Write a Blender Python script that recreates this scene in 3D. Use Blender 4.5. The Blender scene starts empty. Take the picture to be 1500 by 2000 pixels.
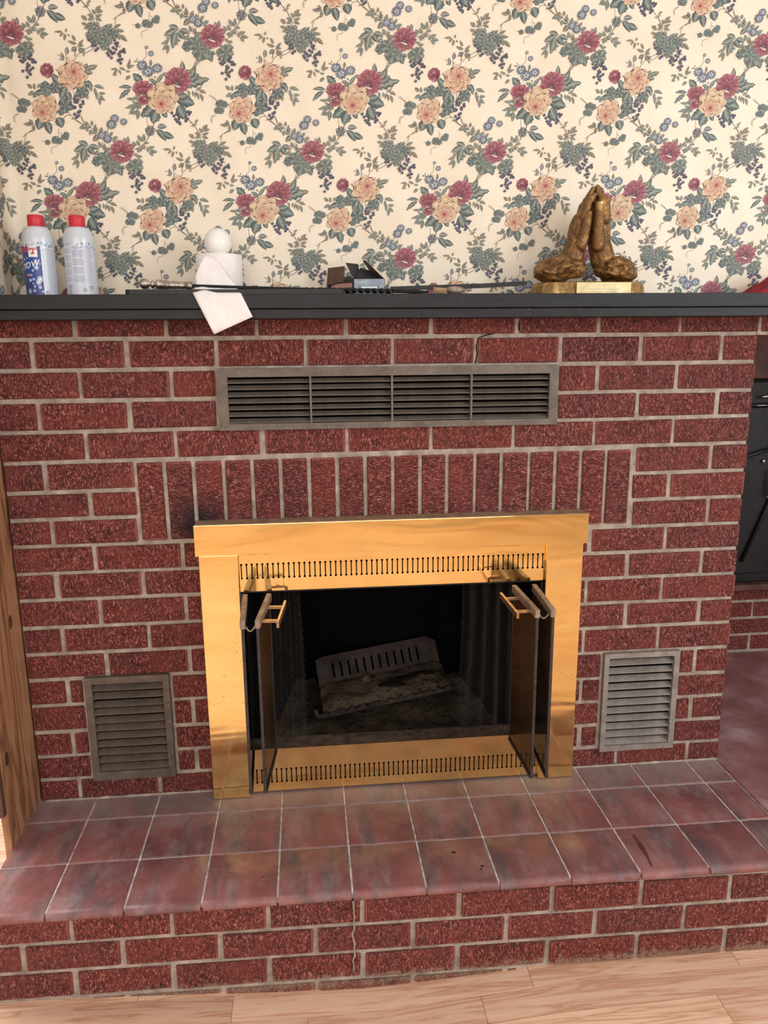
import bpy, bmesh, math, random
from mathutils import Vector, Matrix, noise
from mathutils.geometry import tessellate_polygon
random.seed(7)
PI = math.pi
SC = bpy.context.scene
COL = SC.collection

# ------------------------------------------------------------ camera, light, exposure
cam_d = bpy.data.cameras.new('camera')
cam = bpy.data.objects.new('camera', cam_d)
COL.objects.link(cam)
cam.location = (-0.20308, -1.82347, 1.36411)
cam.rotation_euler = (1.352012, 0.008586, -0.099863)
cam_d.sensor_fit = 'VERTICAL'
cam_d.sensor_height = 36.0
cam_d.sensor_width = 27.0
cam_d.lens = 1491.17 / 2000 * 36
cam_d.clip_start = 0.02
SC.camera = cam

world = bpy.data.worlds.new('world')
SC.world = world
world.use_nodes = True
wb = world.node_tree.nodes['Background']
wb.inputs[0].default_value = (1.0, 0.95, 0.90, 1)
wb.inputs[1].default_value = 0.71


def area(name, loc, target, sx, sy, power, col):
    d = bpy.data.lights.new(name, 'AREA')
    d.shape = 'RECTANGLE'; d.size = sx; d.size_y = sy; d.energy = power; d.color = col
    o = bpy.data.objects.new(name, d); COL.objects.link(o)
    o.location = loc
    o.rotation_euler = (Vector(target) - Vector(loc)).to_track_quat('-Z', 'Y').to_euler()
    return o


area('window_light_right', (2.3, -1.9, 1.75), (0.0, -0.2, 0.9), 1.3, 1.5, 60, (0.84, 0.93, 1.0))
area('window_light_rear', (-0.3, -4.3, 1.7), (0.0, -1.2, 0.4), 3.4, 2.0, 76, (1.0, 0.96, 0.92))
area('side_room_daylight', (-2.4, 0.4, 2.0), (-1.2, 0.2, 0.0), 1.2, 1.2, 60, (1.0, 0.97, 0.95))
SC.view_settings.view_transform = 'Standard'
SC.view_settings.look = 'None'
SC.view_settings.exposure = 0.0
SC.view_settings.gamma = 1.0
SC.view_settings.use_curve_mapping = False


# ------------------------------------------------------------ helpers
def lin(c):
    r = []
    for v in c[:3]:
        v = v / 255.0
        r.append(v / 12.92 if v <= 0.04045 else ((v + 0.055) / 1.055) ** 2.4)
    return (r[0], r[1], r[2], 1.0)


class NT:
    def __init__(self, name):
        self.m = bpy.data.materials.new(name); self.m.use_nodes = True
        self.t = self.m.node_tree; self.b = self.t.nodes['Principled BSDF']

    def n(self, kind, **kw):
        nd = self.t.nodes.new(kind)
        for k, v in kw.items():
            if isinstance(k, str) and hasattr(nd, k):
                setattr(nd, k, v)
        return nd

    def l(self, a, b):
        self.t.links.new(a, b)

    def coord(self, kind='Object', scale=(1, 1, 1), rand=0.0, loc=(0, 0, 0)):
        tc = self.n('ShaderNodeTexCoord'); mp = self.n('ShaderNodeMapping')
        mp.inputs['Scale'].default_value = scale; mp.inputs['Location'].default_value = loc
        src = tc.outputs[kind]
        if rand:
            oi = self.n('ShaderNodeObjectInfo'); mu = self.n('ShaderNodeMath', operation='MULTIPLY')
            self.l(oi.outputs['Random'], mu.inputs[0]); mu.inputs[1].default_value = rand
            ad = self.n('ShaderNodeVectorMath', operation='ADD')
            self.l(src, ad.inputs[0]); self.l(mu.outputs[0], ad.inputs[1]); src = ad.outputs[0]
        self.l(src, mp.inputs[0])
        return mp.outputs[0]

    def noise(self, vec, scale, detail=3, rough=0.55, dist=0.0):
        nd = self.n('ShaderNodeTexNoise')
        nd.inputs['Scale'].default_value = scale; nd.inputs['Detail'].default_value = detail
        nd.inputs['Roughness'].default_value = rough; nd.inputs['Distortion'].default_value = dist
        self.l(vec, nd.inputs['Vector'])
        return nd.outputs['Fac']

    def ramp(self, fac, stops, interp='LINEAR'):
        r = self.n('ShaderNodeValToRGB'); cr = r.color_ramp; cr.interpolation = interp
        while len(cr.elements) < len(stops):
            cr.elements.new(0.5)
        for e, (p, c) in zip(cr.elements, stops):
            e.position = p; e.color = c if len(c) == 4 else lin(c)
        self.l(fac, r.inputs[0])
        return r.outputs[0]

    def mix(self, fac, a, b, mode='MIX'):
        m = self.n('ShaderNodeMixRGB', blend_type=mode)
        for s, v in ((m.inputs[0], fac), (m.inputs[1], a), (m.inputs[2], b)):
            if isinstance(v, (int, float)):
                s.default_value = v
            elif isinstance(v, tuple):
                s.default_value = v if len(v) == 4 else lin(v)
            else:
                self.l(v, s)
        return m.outputs[0]

    def math(self, op, a, b=None, clamp=False):
        m = self.n('ShaderNodeMath', operation=op); m.use_clamp = clamp
        for s, v in ((m.inputs[0], a), (m.inputs[1], b)):
            if v is None:
                continue
            if isinstance(v, (int, float)):
                s.default_value = v
            else:
                self.l(v, s)
        return m.outputs[0]

    def bump(self, h, dist, strength=1.0, prev=None):
        b = self.n('ShaderNodeBump'); b.inputs['Distance'].default_value = dist
        b.inputs['Strength'].default_value = strength
        self.l(h, b.inputs['Height'])
        if prev is not None:
            self.l(prev, b.inputs['Normal'])
        return b.outputs[0]

    def set(self, **kw):
        names = dict(col='Base Color', rough='Roughness', metal='Metallic', normal='Normal', spec='Specular IOR Level',
                     trans='Transmission Weight', alpha='Alpha', coat='Coat Weight', sub='Subsurface Weight')
        for k, v in kw.items():
            s = self.b.inputs[names[k]]
            if isinstance(v, tuple):
                s.default_value = v if len(v) == 4 else lin(v)
            elif isinstance(v, (int, float)):
                s.default_value = v
            else:
                self.l(v, s)
        return self.m


def black(v):
    return (v, v, v, 1)


def simple(name, col, rough=0.6, metal=0.0, var=0.25, scale=40, bump=0.0, bscale=120, spec=0.5, coords='Object'):
    t = NT(name); v = t.coord(coords)
    n = t.noise(v, scale, 4)
    dark = tuple(c * (1 - var) for c in col)
    light = tuple(min(255, c * (1 + var * 0.7)) for c in col)
    kw = dict(col=t.ramp(n, [(0.3, dark), (0.7, light)]), rough=rough, metal=metal, spec=spec)
    if bump:
        kw['normal'] = t.bump(t.noise(v, bscale, 3), bump)
    return t.set(**kw)


# ------------------------------------------------------------ materials
def mat_brick(dark=1.0):
    t = NT('brick_face')
    v = t.coord('Object', rand=9.0)
    vs = t.coord('Object', (1, 1, 0.30), rand=9.0)
    vw = t.coord('Object', (1.0, 1.0, 0.55), rand=5.0)
    oi = t.n('ShaderNodeObjectInfo')
    big = t.noise(v, 14, 3)
    fine = t.noise(vw, 200, 3, 0.65, 1.4)
    comb = t.noise(vs, 420, 2, 0.5, 0.0)
    # dark pits and pinkish ridge highlights painted into the colour of the textured face
    relief = t.math('ADD', t.math('MULTIPLY', fine, 0.75), t.math('MULTIPLY', comb, 0.4))
    c = t.ramp(relief, [(0.46, (54, 23, 22)), (0.55, (98, 42, 39)), (0.62, (134, 66, 60)), (0.70, (190, 128, 120))])
    tone = t.ramp(oi.outputs['Random'], [(0.0, (228, 220, 224)), (0.35, (255, 244, 240)), (0.7, (255, 232, 218)), (1.0, (238, 228, 232))])
    c = t.mix(1.0, c, tone, 'MULTIPLY')
    c = t.mix(t.ramp(big, [(0.42, black(0)), (0.70, black(0.45))]), c, (140, 62, 52))
    # smooth band at both ends of the brick
    tc = t.n('ShaderNodeTexCoord'); sp = t.n('ShaderNodeSeparateXYZ'); t.l(tc.outputs['Generated'], sp.inputs[0])
    d = t.math('ABSOLUTE', t.math('SUBTRACT', sp.outputs[0], 0.5))
    wob = t.math('MULTIPLY', t.noise(v, 60, 2), 0.015)
    edge = t.ramp(t.math('ADD', d, wob), [(0.472, black(0)), (0.480, black(1))])
    edge = t.math('MULTIPLY', edge, t.ramp(t.noise(t.coord('Object', rand=21.0), 3, 1), [(0.40, black(0.12)), (0.62, black(0.75))]))
    c = t.mix(edge, c, (142, 72, 68))
    # pale mortar smears and dust
    spk = t.ramp(t.noise(v, 320, 2), [(0.70, black(0)), (0.76, black(0.55))])
    c = t.mix(spk, c, (196, 160, 150))
    smear = t.ramp(t.noise(v, 26, 5, 0.7), [(0.66, black(0)), (0.76, black(0.4))])
    c = t.mix(smear, c, (176, 140, 128))
    # soot stain at the top left corner of the brass surround
    g = t.n('ShaderNodeNewGeometry')
    vm = t.n('ShaderNodeVectorMath', operation='DISTANCE'); t.l(g.outputs['Position'], vm.inputs[0])
    vm.inputs[1].default_value = (-0.475, 0.0, 0.945)
    sn = t.math('ADD', vm.outputs['Value'], t.math('MULTIPLY', t.noise(v, 40, 3), 0.05))
    soot = t.ramp(sn, [(0.045, black(0.92)), (0.115, black(0))])
    c = t.mix(soot, c, (22, 18, 26))
    # cream grime along the foot of the hearth
    sx = t.n('ShaderNodeSeparateXYZ'); t.l(g.outputs['Position'], sx.inputs[0])
    gz = t.math('ADD', sx.outputs[2], t.math('MULTIPLY', t.noise(t.coord('Object', rand=2.0), 60, 4, 0.7), 0.09))
    gr = t.ramp(gz, [(0.030, black(0.08)), (0.054, black(0.5)), (0.069, black(0))])
    c = t.mix(gr, c, (176, 158, 132))
    h = t.math('MULTIPLY', relief, t.math('SUBTRACT', 1.0, edge))
    nrm = t.bump(h, 0.0085, 1.0)
    return t.set(col=c, rough=0.62, normal=nrm, spec=0.45)


def mat_mortar():
    t = NT('mortar'); v = t.coord('Object')
    n = t.noise(v, 30, 5, 0.6)
    c = t.ramp(n, [(0.3, (136, 122, 110)), (0.55, (170, 156, 143)), (0.75, (194, 182, 170))])
    c = t.mix(t.ramp(t.noise(v, 190, 3), [(0.62, black(0)), (0.72, black(0.5))]), c, (214, 203, 192))
    c = t.mix(t.ramp(t.noise(v, 8, 4, 0.7), [(0.58, black(0)), (0.72, black(0.55))]), c, (118, 100, 88))
    return t.set(col=c, rough=0.9, normal=t.bump(t.noise(v, 150, 4, 0.7), 0.003), spec=0.2)


def mat_tile():
    t = NT('quarry_tile')
    v = t.coord('Object', rand=11.0)
    st = t.coord('Object', (1.0, 0.22, 1), rand=7.0)
    c = t.ramp(t.noise(v, 7, 3), [(0.32, (104, 58, 58)), (0.55, (134, 76, 72)), (0.75, (150, 98, 94))])
    streak = t.ramp(t.noise(st, 17, 5, 0.65, 0.15), [(0.50, black(0)), (0.64, black(0.78))])
    c = t.mix(streak, c, (78, 71, 74))
    # pale dust, thicker towards the brick wall
    g = t.n('ShaderNodeNewGeometry'); s = t.n('ShaderNodeSeparateXYZ'); t.l(g.outputs['Position'], s.inputs[0])
    dz = t.math('ADD', t.math('ADD', t.math('MULTIPLY', s.outputs[1], 3.6), 0.18), t.math('MULTIPLY', t.noise(v, 16, 5, 0.7), 0.9))
    dust = t.ramp(dz, [(0.02, black(0.0)), (0.70, black(0.75))])
    c = t.mix(dust, c, (150, 136, 128))
    d2 = t.ramp(t.noise(t.coord('Object', (1, .5, 1), rand=4.0), 16, 6, 0.75, 0.2), [(0.47, black(0.05)), (0.72, black(0.55))])
    c = t.mix(d2, c, (160, 138, 138))
    sp = t.ramp(t.noise(v, 330, 2), [(0.735, black(0)), (0.77, black(0.9))])
    c = t.mix(sp, c, (215, 205, 200))
    r = t.ramp(t.noise(v, 18, 4), [(0.3, black(0.40)), (0.7, black(0.6))])
    return t.set(col=c, rough=r, normal=t.bump(t.noise(v, 22, 3), 0.0012), spec=0.5)


def mat_concrete():
    t = NT('red_concrete'); v = t.coord('Object')
    c = t.ramp(t.noise(v, 5, 5, 0.65), [(0.3, (110, 66, 68)), (0.52, (138, 94, 96)), (0.70, (170, 140, 142))])
    c = t.mix(t.ramp(t.noise(v, 120, 2), [(0.7, black(0)), (0.75, black(0.7))]), c, (70, 45, 48))
    return t.set(col=c, rough=0.5, normal=t.bump(t.noise(v, 40, 3), 0.001))


def mat_brass(name='polished_brass', dull=0.0):
    t = NT(name); v = t.coord('Object')
    w = t.coord('Object', (0.55, 1, 2.6))
    c = t.ramp(t.noise(w, 6, 3, 0.5, 0.6), [(0.3, (250, 206, 132)), (0.7, (255, 220, 150))])
    sp = t.ramp(t.noise(v, 210, 2), [(0.70, black(0)), (0.73, black(0.95))])
    patch = t.ramp(t.noise(v, 5, 2), [(0.46, black(0)), (0.58, black(1))])
    spk = t.math('MULTIPLY', sp, patch)
    c = t.mix(spk, c, (74, 50, 30))
    tar = t.ramp(t.noise(v, 9, 4, 0.6), [(0.55, black(0)), (0.8, black(0.35 + dull))])
    c = t.mix(tar, c, (206, 168, 108))
    r = t.math('ADD', t.ramp(t.noise(v, 14, 3), [(0.3, black(0.06 + dull * 0.3)), (0.7, black(0.13 + dull * 0.4))]), t.math('MULTIPLY', spk, 0.5), True)
    n1 = t.bump(t.noise(w, 4.5, 2, 0.4, 0.8), 0.0045, 0.5)
    m = t.math('SUBTRACT', 1.0, t.math('MULTIPLY', spk, 0.8))
    return t.set(col=c, rough=r, metal=m, normal=n1)


def mat_wood(name, cols, scale=1.0, vertical=True, rough=0.45):
    t = NT(name)
    sc = (9 * scale, 9 * scale, 0.9 * scale) if vertical else (0.9 * scale, 9 * scale, 9 * scale)
    v = t.coord('Object', sc, rand=6.0)
    n = t.noise(v, 1.4, 4, 0.55, 1.1)
    rings = t.math('PINGPONG', t.math('MULTIPLY', n, 9.0), 1.0)
    c = t.ramp(rings, [(0.0, cols[0]), (0.45, cols[1]), (1.0, cols[2])])
    f = t.coord('Object', (sc[0] * 14, sc[1] * 14, sc[2] * 8) if vertical else (sc[0] * 8, sc[1] * 14, sc[2] * 14), rand=3.0)
    fn = t.noise(f, 1.0, 3)
    c = t.mix(t.ramp(fn, [(0.35, black(0.3)), (0.6, black(0))]), c, cols[0])
    return t.set(col=c, rough=rough, normal=t.bump(fn, 0.0006))


def mat_floor(planks=False):
    t = NT('oak_laminate' if planks else 'oak_laminate_far')
    v = t.coord('Object', (1.5, 24, 24), rand=8.0)
    n = t.noise(v, 1.5, 4, 0.55, 1.2)
    rings = t.math('PINGPONG', t.math('MULTIPLY', n, 7.0), 1.0)
    c = t.ramp(rings, [(0.0, (204, 158, 130)), (0.35, (224, 186, 160)), (1.0, (234, 202, 178))])
    if planks:
        oi = t.n('ShaderNodeObjectInfo')
        tone = t.ramp(oi.outputs['Random'], [(0, (226, 214, 206)), (0.5, (255, 245, 238)), (1, (240, 226, 214))])
        c = t.mix(1.0, c, tone, 'MULTIPLY')
    else:
        bt = t.n('ShaderNodeTexBrick'); t.l(t.coord('Object'), bt.inputs['Vector'])
        bt.inputs['Scale'].default_value = 1.0; bt.inputs['Brick Width'].default_value = 0.55
        bt.inputs['Row Height'].default_value = 0.067; bt.inputs['Mortar Size'].default_value = 0.0008
        bt.inputs['Color1'].default_value = black(0.86); bt.inputs['Color2'].default_value = black(1.0)
        bt.inputs['Mortar'].default_value = black(0.55)
        c = t.mix(1.0, c, bt.outputs['Color'], 'MULTIPLY')
    return t.set(col=c, rough=0.33, spec=0.5, normal=t.bump(rings, 0.0003))


def mat_print(name='wallpaper_print', rough=0.5):
    t = NT(name)
    a = t.n('ShaderNodeVertexColor', layer_name='Col')
    v = t.coord('Object')
    c = t.mix(t.ramp(t.noise(v, 420, 3, 0.6), [(0.40, black(0.18)), (0.60, black(0))]), a.outputs[0], (58, 56, 60), 'MULTIPLY')
    c = t.mix(t.ramp(t.noise(v, 560, 2), [(0.60, black(0)), (0.70, black(0.28))]), c, (236, 224, 200))
    return t.set(col=c, rough=rough, spec=0.3)


def mat_plain_print(name, rough=0.35):
    t = NT(name)
    a = t.n('ShaderNodeVertexColor', layer_name='Col')
    return t.set(col=a.outputs[0], rough=rough)


def mat_wallpaper():
    t = NT('wallpaper_ground'); v = t.coord('Object')
    c = t.ramp(t.noise(v, 9, 4), [(0.3, (230, 215, 192)), (0.7, (240, 227, 207))])
    c = t.mix(t.ramp(t.noise(v, 300, 2), [(0.45, black(0.16)), (0.6, black(0))]), c, (200, 178, 150))
    vv = t.coord('Object', (5, 5, 0.5))
    return t.set(col=c, rough=0.42, normal=t.bump(t.noise(vv, 1.6, 3), 0.006), spec=0.35)


def mat_paint_black():
    t = NT('black_painted_wood'); v = t.coord('Object', (0.25, 1, 1))
    c = t.ramp(t.noise(v, 60, 4), [(0.3, (18, 17, 20)), (0.7, (32, 30, 34))])
    c = t.mix(t.ramp(t.noise(t.coord('Object'), 190, 2), [(0.72, black(0)), (0.76, black(0.6))]), c, (120, 116, 118))
    return t.set(col=c, rough=0.5, spec=0.35, normal=t.bump(t.noise(v, 120, 3), 0.0006))


def mat_metal_grille(k=1.0, name='dusty_grey_metal', tint=(1, 1, 1)):
    t = NT(name); v = t.coord('Object')
    g3 = lambda r, g, b: (r * k * tint[0], g * k * tint[1], b * k * tint[2])
    c = t.ramp(t.noise(v, 25, 5, 0.65), [(0.3, g3(112, 103, 96)), (0.6, g3(140, 131, 124)), (0.8, g3(164, 156, 149))])
    c = t.mix(t.ramp(t.noise(v, 240, 2), [(0.68, black(0)), (0.74, black(0.5))]), c, (200, 192, 184))
    return t.set(col=c, rough=0.62, metal=0.35, normal=t.bump(t.noise(v, 200, 3), 0.0006))


def mat_soot(name, a, b, rough=0.9, bs=60, bd=0.004):
    t = NT(name); v = t.coord('Object')
    c = t.ramp(t.noise(v, 14, 5, 0.7), [(0.35, a), (0.7, b)])
    if name == 'wood_ash':
        c = t.mix(t.ramp(t.noise(v, 55, 4, 0.7), [(0.55, black(0)), (0.62, black(0.85))]), c, (24, 20, 18))
        c = t.mix(t.ramp(t.noise(v, 90, 3, 0.7), [(0.66, black(0)), (0.72, black(0.6))]), c, (170, 158, 148))
    return t.set(col=c, rough=rough, normal=t.bump(t.noise(v, bs, 4, 0.7), bd), spec=0.15)


def mat_glass_smoky():
    t = NT('smoky_door_glass'); v = t.coord('Object')
    tr = t.n('ShaderNodeBsdfTransparent'); gl = t.n('ShaderNodeBsdfGlossy'); df = t.n('ShaderNodeBsdfDiffuse')
    tr.inputs[0].default_value = lin((176, 160, 138))
    gl.inputs['Roughness'].default_value = 0.06
    df.inputs[0].default_value = lin((92, 62, 34))
    m1 = t.n('ShaderNodeMixShader'); m2 = t.n('ShaderNodeMixShader')
    fr = t.n('ShaderNodeFresnel'); fr.inputs[0].default_value = 1.45
    tc = t.n('ShaderNodeTexCoord'); s = t.n('ShaderNodeSeparateXYZ'); t.l(tc.outputs['Generated'], s.inputs[0])
    d = t.math('ADD', s.outputs[2], t.math('MULTIPLY', t.noise(t.coord('Object', (1, 1, 0.25)), 24, 4, 0.6), 0.7))
    soot = t.ramp(d, [(0.55, black(0.30)), (1.15, black(0.80))])
    t.l(soot, m1.inputs[0]); t.l(tr.outputs[0], m1.inputs[1]); t.l(df.outputs[0], m1.inputs[2])
    t.l(fr.outputs[0], m2.inputs[0]); t.l(m1.outputs[0], m2.inputs[1]); t.l(gl.outputs[0], m2.inputs[2])
    t.l(m2.outputs[0], t.t.nodes['Material Output'].inputs[0])
    return t.m


M = dict(
    brick=mat_brick(), mortar=mat_mortar(), tile=mat_tile(), concrete=mat_concrete(),
    brass=mat_brass(), brass_dull=mat_brass('tarnished_brass', 0.3),
    grout=simple('tile_grout', (202, 188, 184), 0.9, bump=0.001),
    oak=mat_wood('stained_oak_board', [(116, 76, 50), (168, 120, 86), (184, 136, 100)]),
    oak_dark=mat_wood('dark_oak_strip', [(50, 30, 24), (84, 56, 44), (96, 66, 52)]),
    plank=mat_floor(True), floor=mat_floor(False),
    wall=mat_wallpaper(), print=mat_print(), label=mat_plain_print('label_print'),
    mantel=mat_paint_black(), grille=mat_metal_grille(.84, tint=(1, .97, .93)), grille_brown=mat_metal_grille(.80, 'dusty_brown_metal', (1, .94, .88)), grille_pale=mat_metal_grille(1.12, 'pale_dusty_metal'),
    soot=mat_soot('sooty_firebrick', (5, 4, 5), (16, 12, 12)),
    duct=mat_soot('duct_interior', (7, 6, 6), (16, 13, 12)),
    ash=mat_soot('wood_ash', (66, 54, 44), (132, 114, 96), 0.95, 90, 0.01),
    char=mat_soot('charred_wood', (14, 12, 11), (46, 38, 34), 0.8, 70, 0.006),
    iron=mat_soot('dusty_cast_iron', (52, 43, 40), (86, 74, 68), 0.8, 120, 0.001),
    bronze=simple('dusty_bronze_rail', (150, 128, 112), 0.55, 0.4, 0.25, 60, 0.0004),
    wire=simple('dark_wire', (56, 47, 45), 0.6, 0.4),
    glass=mat_glass_smoky(),
    black_iron=simple('black_wrought_iron', (24, 22, 24), 0.42, 0.3, 0.3, 50, 0.0006),
    stove=simple('black_stove_iron', (20, 20, 24), 0.45, 0.2, 0.3, 20, 0.0008),
    silver=simple('worn_silver', (176, 162, 148), 0.32, 0.9, 0.35, 90, 0.0008, 260),
    chrome=simple('chrome', (210, 210, 212), 0.15, 1.0, 0.05),
    plaster=simple('painted_plaster', (222, 212, 198), 0.8),
    header=simple('dark_red_wood', (84, 50, 46), 0.6, 0, 0.3, 18),
    can_white=simple('white_can_enamel', (206, 210, 218), 0.3, 0.1, 0.04, 12),
    cap_red=simple('red_plastic_cap', (196, 40, 54), 0.42, 0, 0.05, 12),
    paper=simple('white_tissue_paper', (238, 230, 226), 0.9, 0, 0.03, 30, 0.0016, 160),
    opal=simple('white_opal_glass', (238, 234, 226), 0.12, 0, 0.02, 6),
    card_dark=simple('black_carton_card', (40, 36, 38), 0.6, 0, 0.2, 30),
    card_brown=simple('brown_carton_card', (92, 66, 52), 0.8, 0, 0.2, 30),
    bristle=simple('straw_bristle', (176, 142, 108), 0.8, 0, 0.3, 200),
    ferrule=simple('beige_brush_ferrule', (150, 132, 116), 0.45, 0.2, 0.25, 60),
    red_cloth=simple('red_cloth', (150, 22, 36), 0.85, 0, 0.3, 25, 0.001),
    handle=simple('tarnished_handle_brass', (190, 150, 112), 0.32, 0.8, 0.2, 60),
    ledge=simple('dusty_brown_ledge', (150, 118, 92), 0.7, 0, 0.2, 40),
    sill=simple('sooty_sill_metal', (84, 66, 54), 0.7, 0.1, 0.35, 50),
    edge_dark=simple('dark_door_edge', (64, 56, 56), 0.5, 0.4, 0.25, 80),
    plaque=simple('pale_brass_plaque', (206, 186, 140), 0.35, 0.7, 0.12, 40),
)


def mat_bronze_statue():
    t = NT('gilded_bronze'); v = t.coord('Object')
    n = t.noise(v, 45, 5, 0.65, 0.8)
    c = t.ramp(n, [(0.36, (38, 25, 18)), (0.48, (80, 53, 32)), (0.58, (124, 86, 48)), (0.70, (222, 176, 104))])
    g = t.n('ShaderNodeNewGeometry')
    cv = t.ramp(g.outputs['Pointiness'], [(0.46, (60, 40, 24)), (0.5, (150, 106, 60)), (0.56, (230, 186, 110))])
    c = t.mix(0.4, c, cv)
    return t.set(col=c, rough=t.ramp(n, [(0.3, black(0.5)), (0.7, black(0.3))]), metal=0.5, normal=t.bump(t.noise(v, 90, 4, 0.6), 0.0045))


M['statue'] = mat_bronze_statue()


# ------------------------------------------------------------ object helpers
def link_mesh(name, me, mats, parent=None):
    if not isinstance(mats, (list, tuple)):
        mats = [mats]
    if not me.materials:
        for m in mats:
            me.materials.append(m)
    o = bpy.data.objects.new(name, me); COL.objects.link(o)
    if parent is not None:
        o.parent = parent
    return o


def from_bm(name, bm, mats, parent=None, smooth=False, loc=None):
    me = bpy.data.meshes.new(name); bm.normal_update(); bm.to_mesh(me); bm.free()
    if smooth:
        for p in me.polygons:
            p.use_smooth = True
    o = link_mesh(name, me, mats, parent)
    if loc is not None:
        o.location = loc
    return o


def tag(o, label=None, cat=None, group=None, kind=None):
    if label: o['label'] = label
    if cat: o['category'] = cat
    if group: o['group'] = group
    if kind: o['kind'] = kind
    return o


def empty(name, loc=(0, 0, 0)):
    o = bpy.data.objects.new(name, None); COL.objects.link(o)
    o.location = loc; o.empty_display_size = 0.02
    return o


def under(parent, o):
    """parent an object built in world coordinates to an Empty that only has a location"""
    o.parent = parent
    o.matrix_parent_inverse = Matrix.Translation(parent.location).inverted()
    return o


def bm_box(bm, x0, x1, y0, y1, z0, z1, bev=0.0, seg=1, mi=0):
    b = bmesh.new()
    vs = [b.verts.new((x, y, z)) for x in (x0, x1) for y in (y0, y1) for z in (z0, z1)]
    for f in ((0, 1, 3, 2), (4, 6, 7, 5), (0, 4, 5, 1), (2, 3, 7, 6), (0, 2, 6, 4), (1, 5, 7, 3)):
        b.faces.new([vs[i] for i in f])
    bmesh.ops.recalc_face_normals(b, faces=b.faces)
    if bev:
        bmesh.ops.bevel(b, geom=list(b.edges), offset=bev, segments=seg, affect='EDGES', profile=0.6)
    append(bm, b, mi)


def append(bm, b, mi=0, mat=None):
    me = bpy.data.meshes.new('tmp'); b.to_mesh(me); b.free()
    if mat is not None:
        me.transform(mat)
    n0 = len(bm.faces)
    bm.from_mesh(me)
    bm.faces.ensure_lookup_table()
    if mi:
        for f in bm.faces[n0:]:
            f.material_index = mi
    bpy.data.meshes.remove(me)


def box(name, m, x0, x1, y0, y1, z0, z1, parent=None, bev=0.0, seg=1):
    bm = bmesh.new(); bm_box(bm, x0, x1, y0, y1, z0, z1, bev, seg)
    return from_bm(name, bm, m, parent)


def bm_lathe(bm, prof, n=32, mat=None, mi=0, axis='Z'):
    b = bmesh.new(); rings = []
    for r, z in prof:
        if r < 1e-6:
            rings.append([b.verts.new((0, 0, z))])
        else:
            rings.append([b.verts.new((r * math.cos(2 * PI * k / n), r * math.sin(2 * PI * k / n), z)) for k in range(n)])
    for a, c in zip(rings, rings[1:]):
        for k in range(n):
            k2 = (k + 1) % n
            if len(a) == 1 and len(c) == 1:
                continue
            if len(a) == 1:
                b.faces.new((a[0], c[k2], c[k]))
            elif len(c) == 1:
                b.faces.new((a[k], a[k2], c[0]))
            else:
                b.faces.new((a[k], a[k2], c[k2], c[k]))
    bmesh.ops.recalc_face_normals(b, faces=b.faces)
    append(bm, b, mi, mat)


def bm_tube(bm, pts, r, n=8, mi=0, caps=True):
    """tube through points, r number or list"""
    pts = [Vector(p) for p in pts]
    rs = r if isinstance(r, (list, tuple)) else [r] * len(pts)
    up = Vector((0.13, 0.2, 1.0)).normalized()
    rings = []
    for i, p in enumerate(pts):
        d = (pts[min(i + 1, len(pts) - 1)] - pts[max(i - 1, 0)]).normalized()
        u = d.cross(up)
        if u.length < 0.1:
            u = d.cross(Vector((1, 0, 0)))
        u.normalize(); w = d.cross(u).normalized()
        rings.append([bm.verts.new(p + (u * math.cos(2 * PI * k / n) + w * math.sin(2 * PI * k / n)) * rs[i]) for k in range(n)])
    for a, c in zip(rings, rings[1:]):
        for k in range(n):
            f = bm.faces.new((a[k], a[(k + 1) % n], c[(k + 1) % n], c[k])); f.material_index = mi
    if caps:
        for rg in (rings[0][::-1], rings[-1]):
            f = bm.faces.new(rg); f.material_index = mi


def bm_poly_holes(bm, outer, holes, to3, mi=0):
    loops = [[Vector((x, z, 0)) for x, z in lp] for lp in [outer] + holes]
    flat = [p for lp in loops for p in lp]
    vs = [bm.verts.new(to3(p.x, p.y)) for p in flat]
    for tri in tessellate_polygon(loops):
        try:
            f = bm.faces.new([vs[i] for i in tri]); f.material_index = mi
        except ValueError:
            pass
    bmesh.ops.recalc_face_normals(bm, faces=bm.faces)


def rect(x0, x1, z0, z1):
    return [(x0, z0), (x1, z0), (x1, z1), (x0, z1)]


# ------------------------------------------------------------ measured courses
# joint heights of the brick courses at x=-0.77 (left) and x=+0.76 (right)
ZL = [1.445, 1.376, 1.308, 1.239, 1.168, 1.098, 1.028, 0.962, 0.897, 0.830, 0.763, 0.693, 0.624, 0.556, 0.488, 0.415, 0.349, 0.284, 0.222]
ZR = [1.445, 1.378, 1.309, 1.241, 1.175, 1.108, 1.037, 0.969, 0.899, 0.831, 0.763, 0.695, 0.627, 0.557, 0.484, 0.417, 0.348, 0.282, 0.218]


def zj(j, x):
    t = (x + 0.77) / 1.53
    return ZL[j] + (ZR[j] - ZL[j]) * t


_brick_cache = {}


def brick_mesh(w, d, h):
    key = (round(w, 3), round(d, 3), round(h, 3))
    if key not in _brick_cache:
        bm = bmesh.new()
        bm_box(bm, -key[0] / 2, key[0] / 2, 0, key[1], -key[2] / 2, key[2] / 2, 0.0022, 1)
        rr = random.Random(int(w * 1000) * 7 + int(h * 1000))
        for v in bm.verts:
            v.co.x += rr.uniform(-.0009, .0009); v.co.z += rr.uniform(-.0009, .0009)
        me = bpy.data.meshes.new('brick'); bm.to_mesh(me); bm.free(); me.materials.append(M['brick'])
        _brick_cache[key] = me
    return _brick_cache[key]


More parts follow.
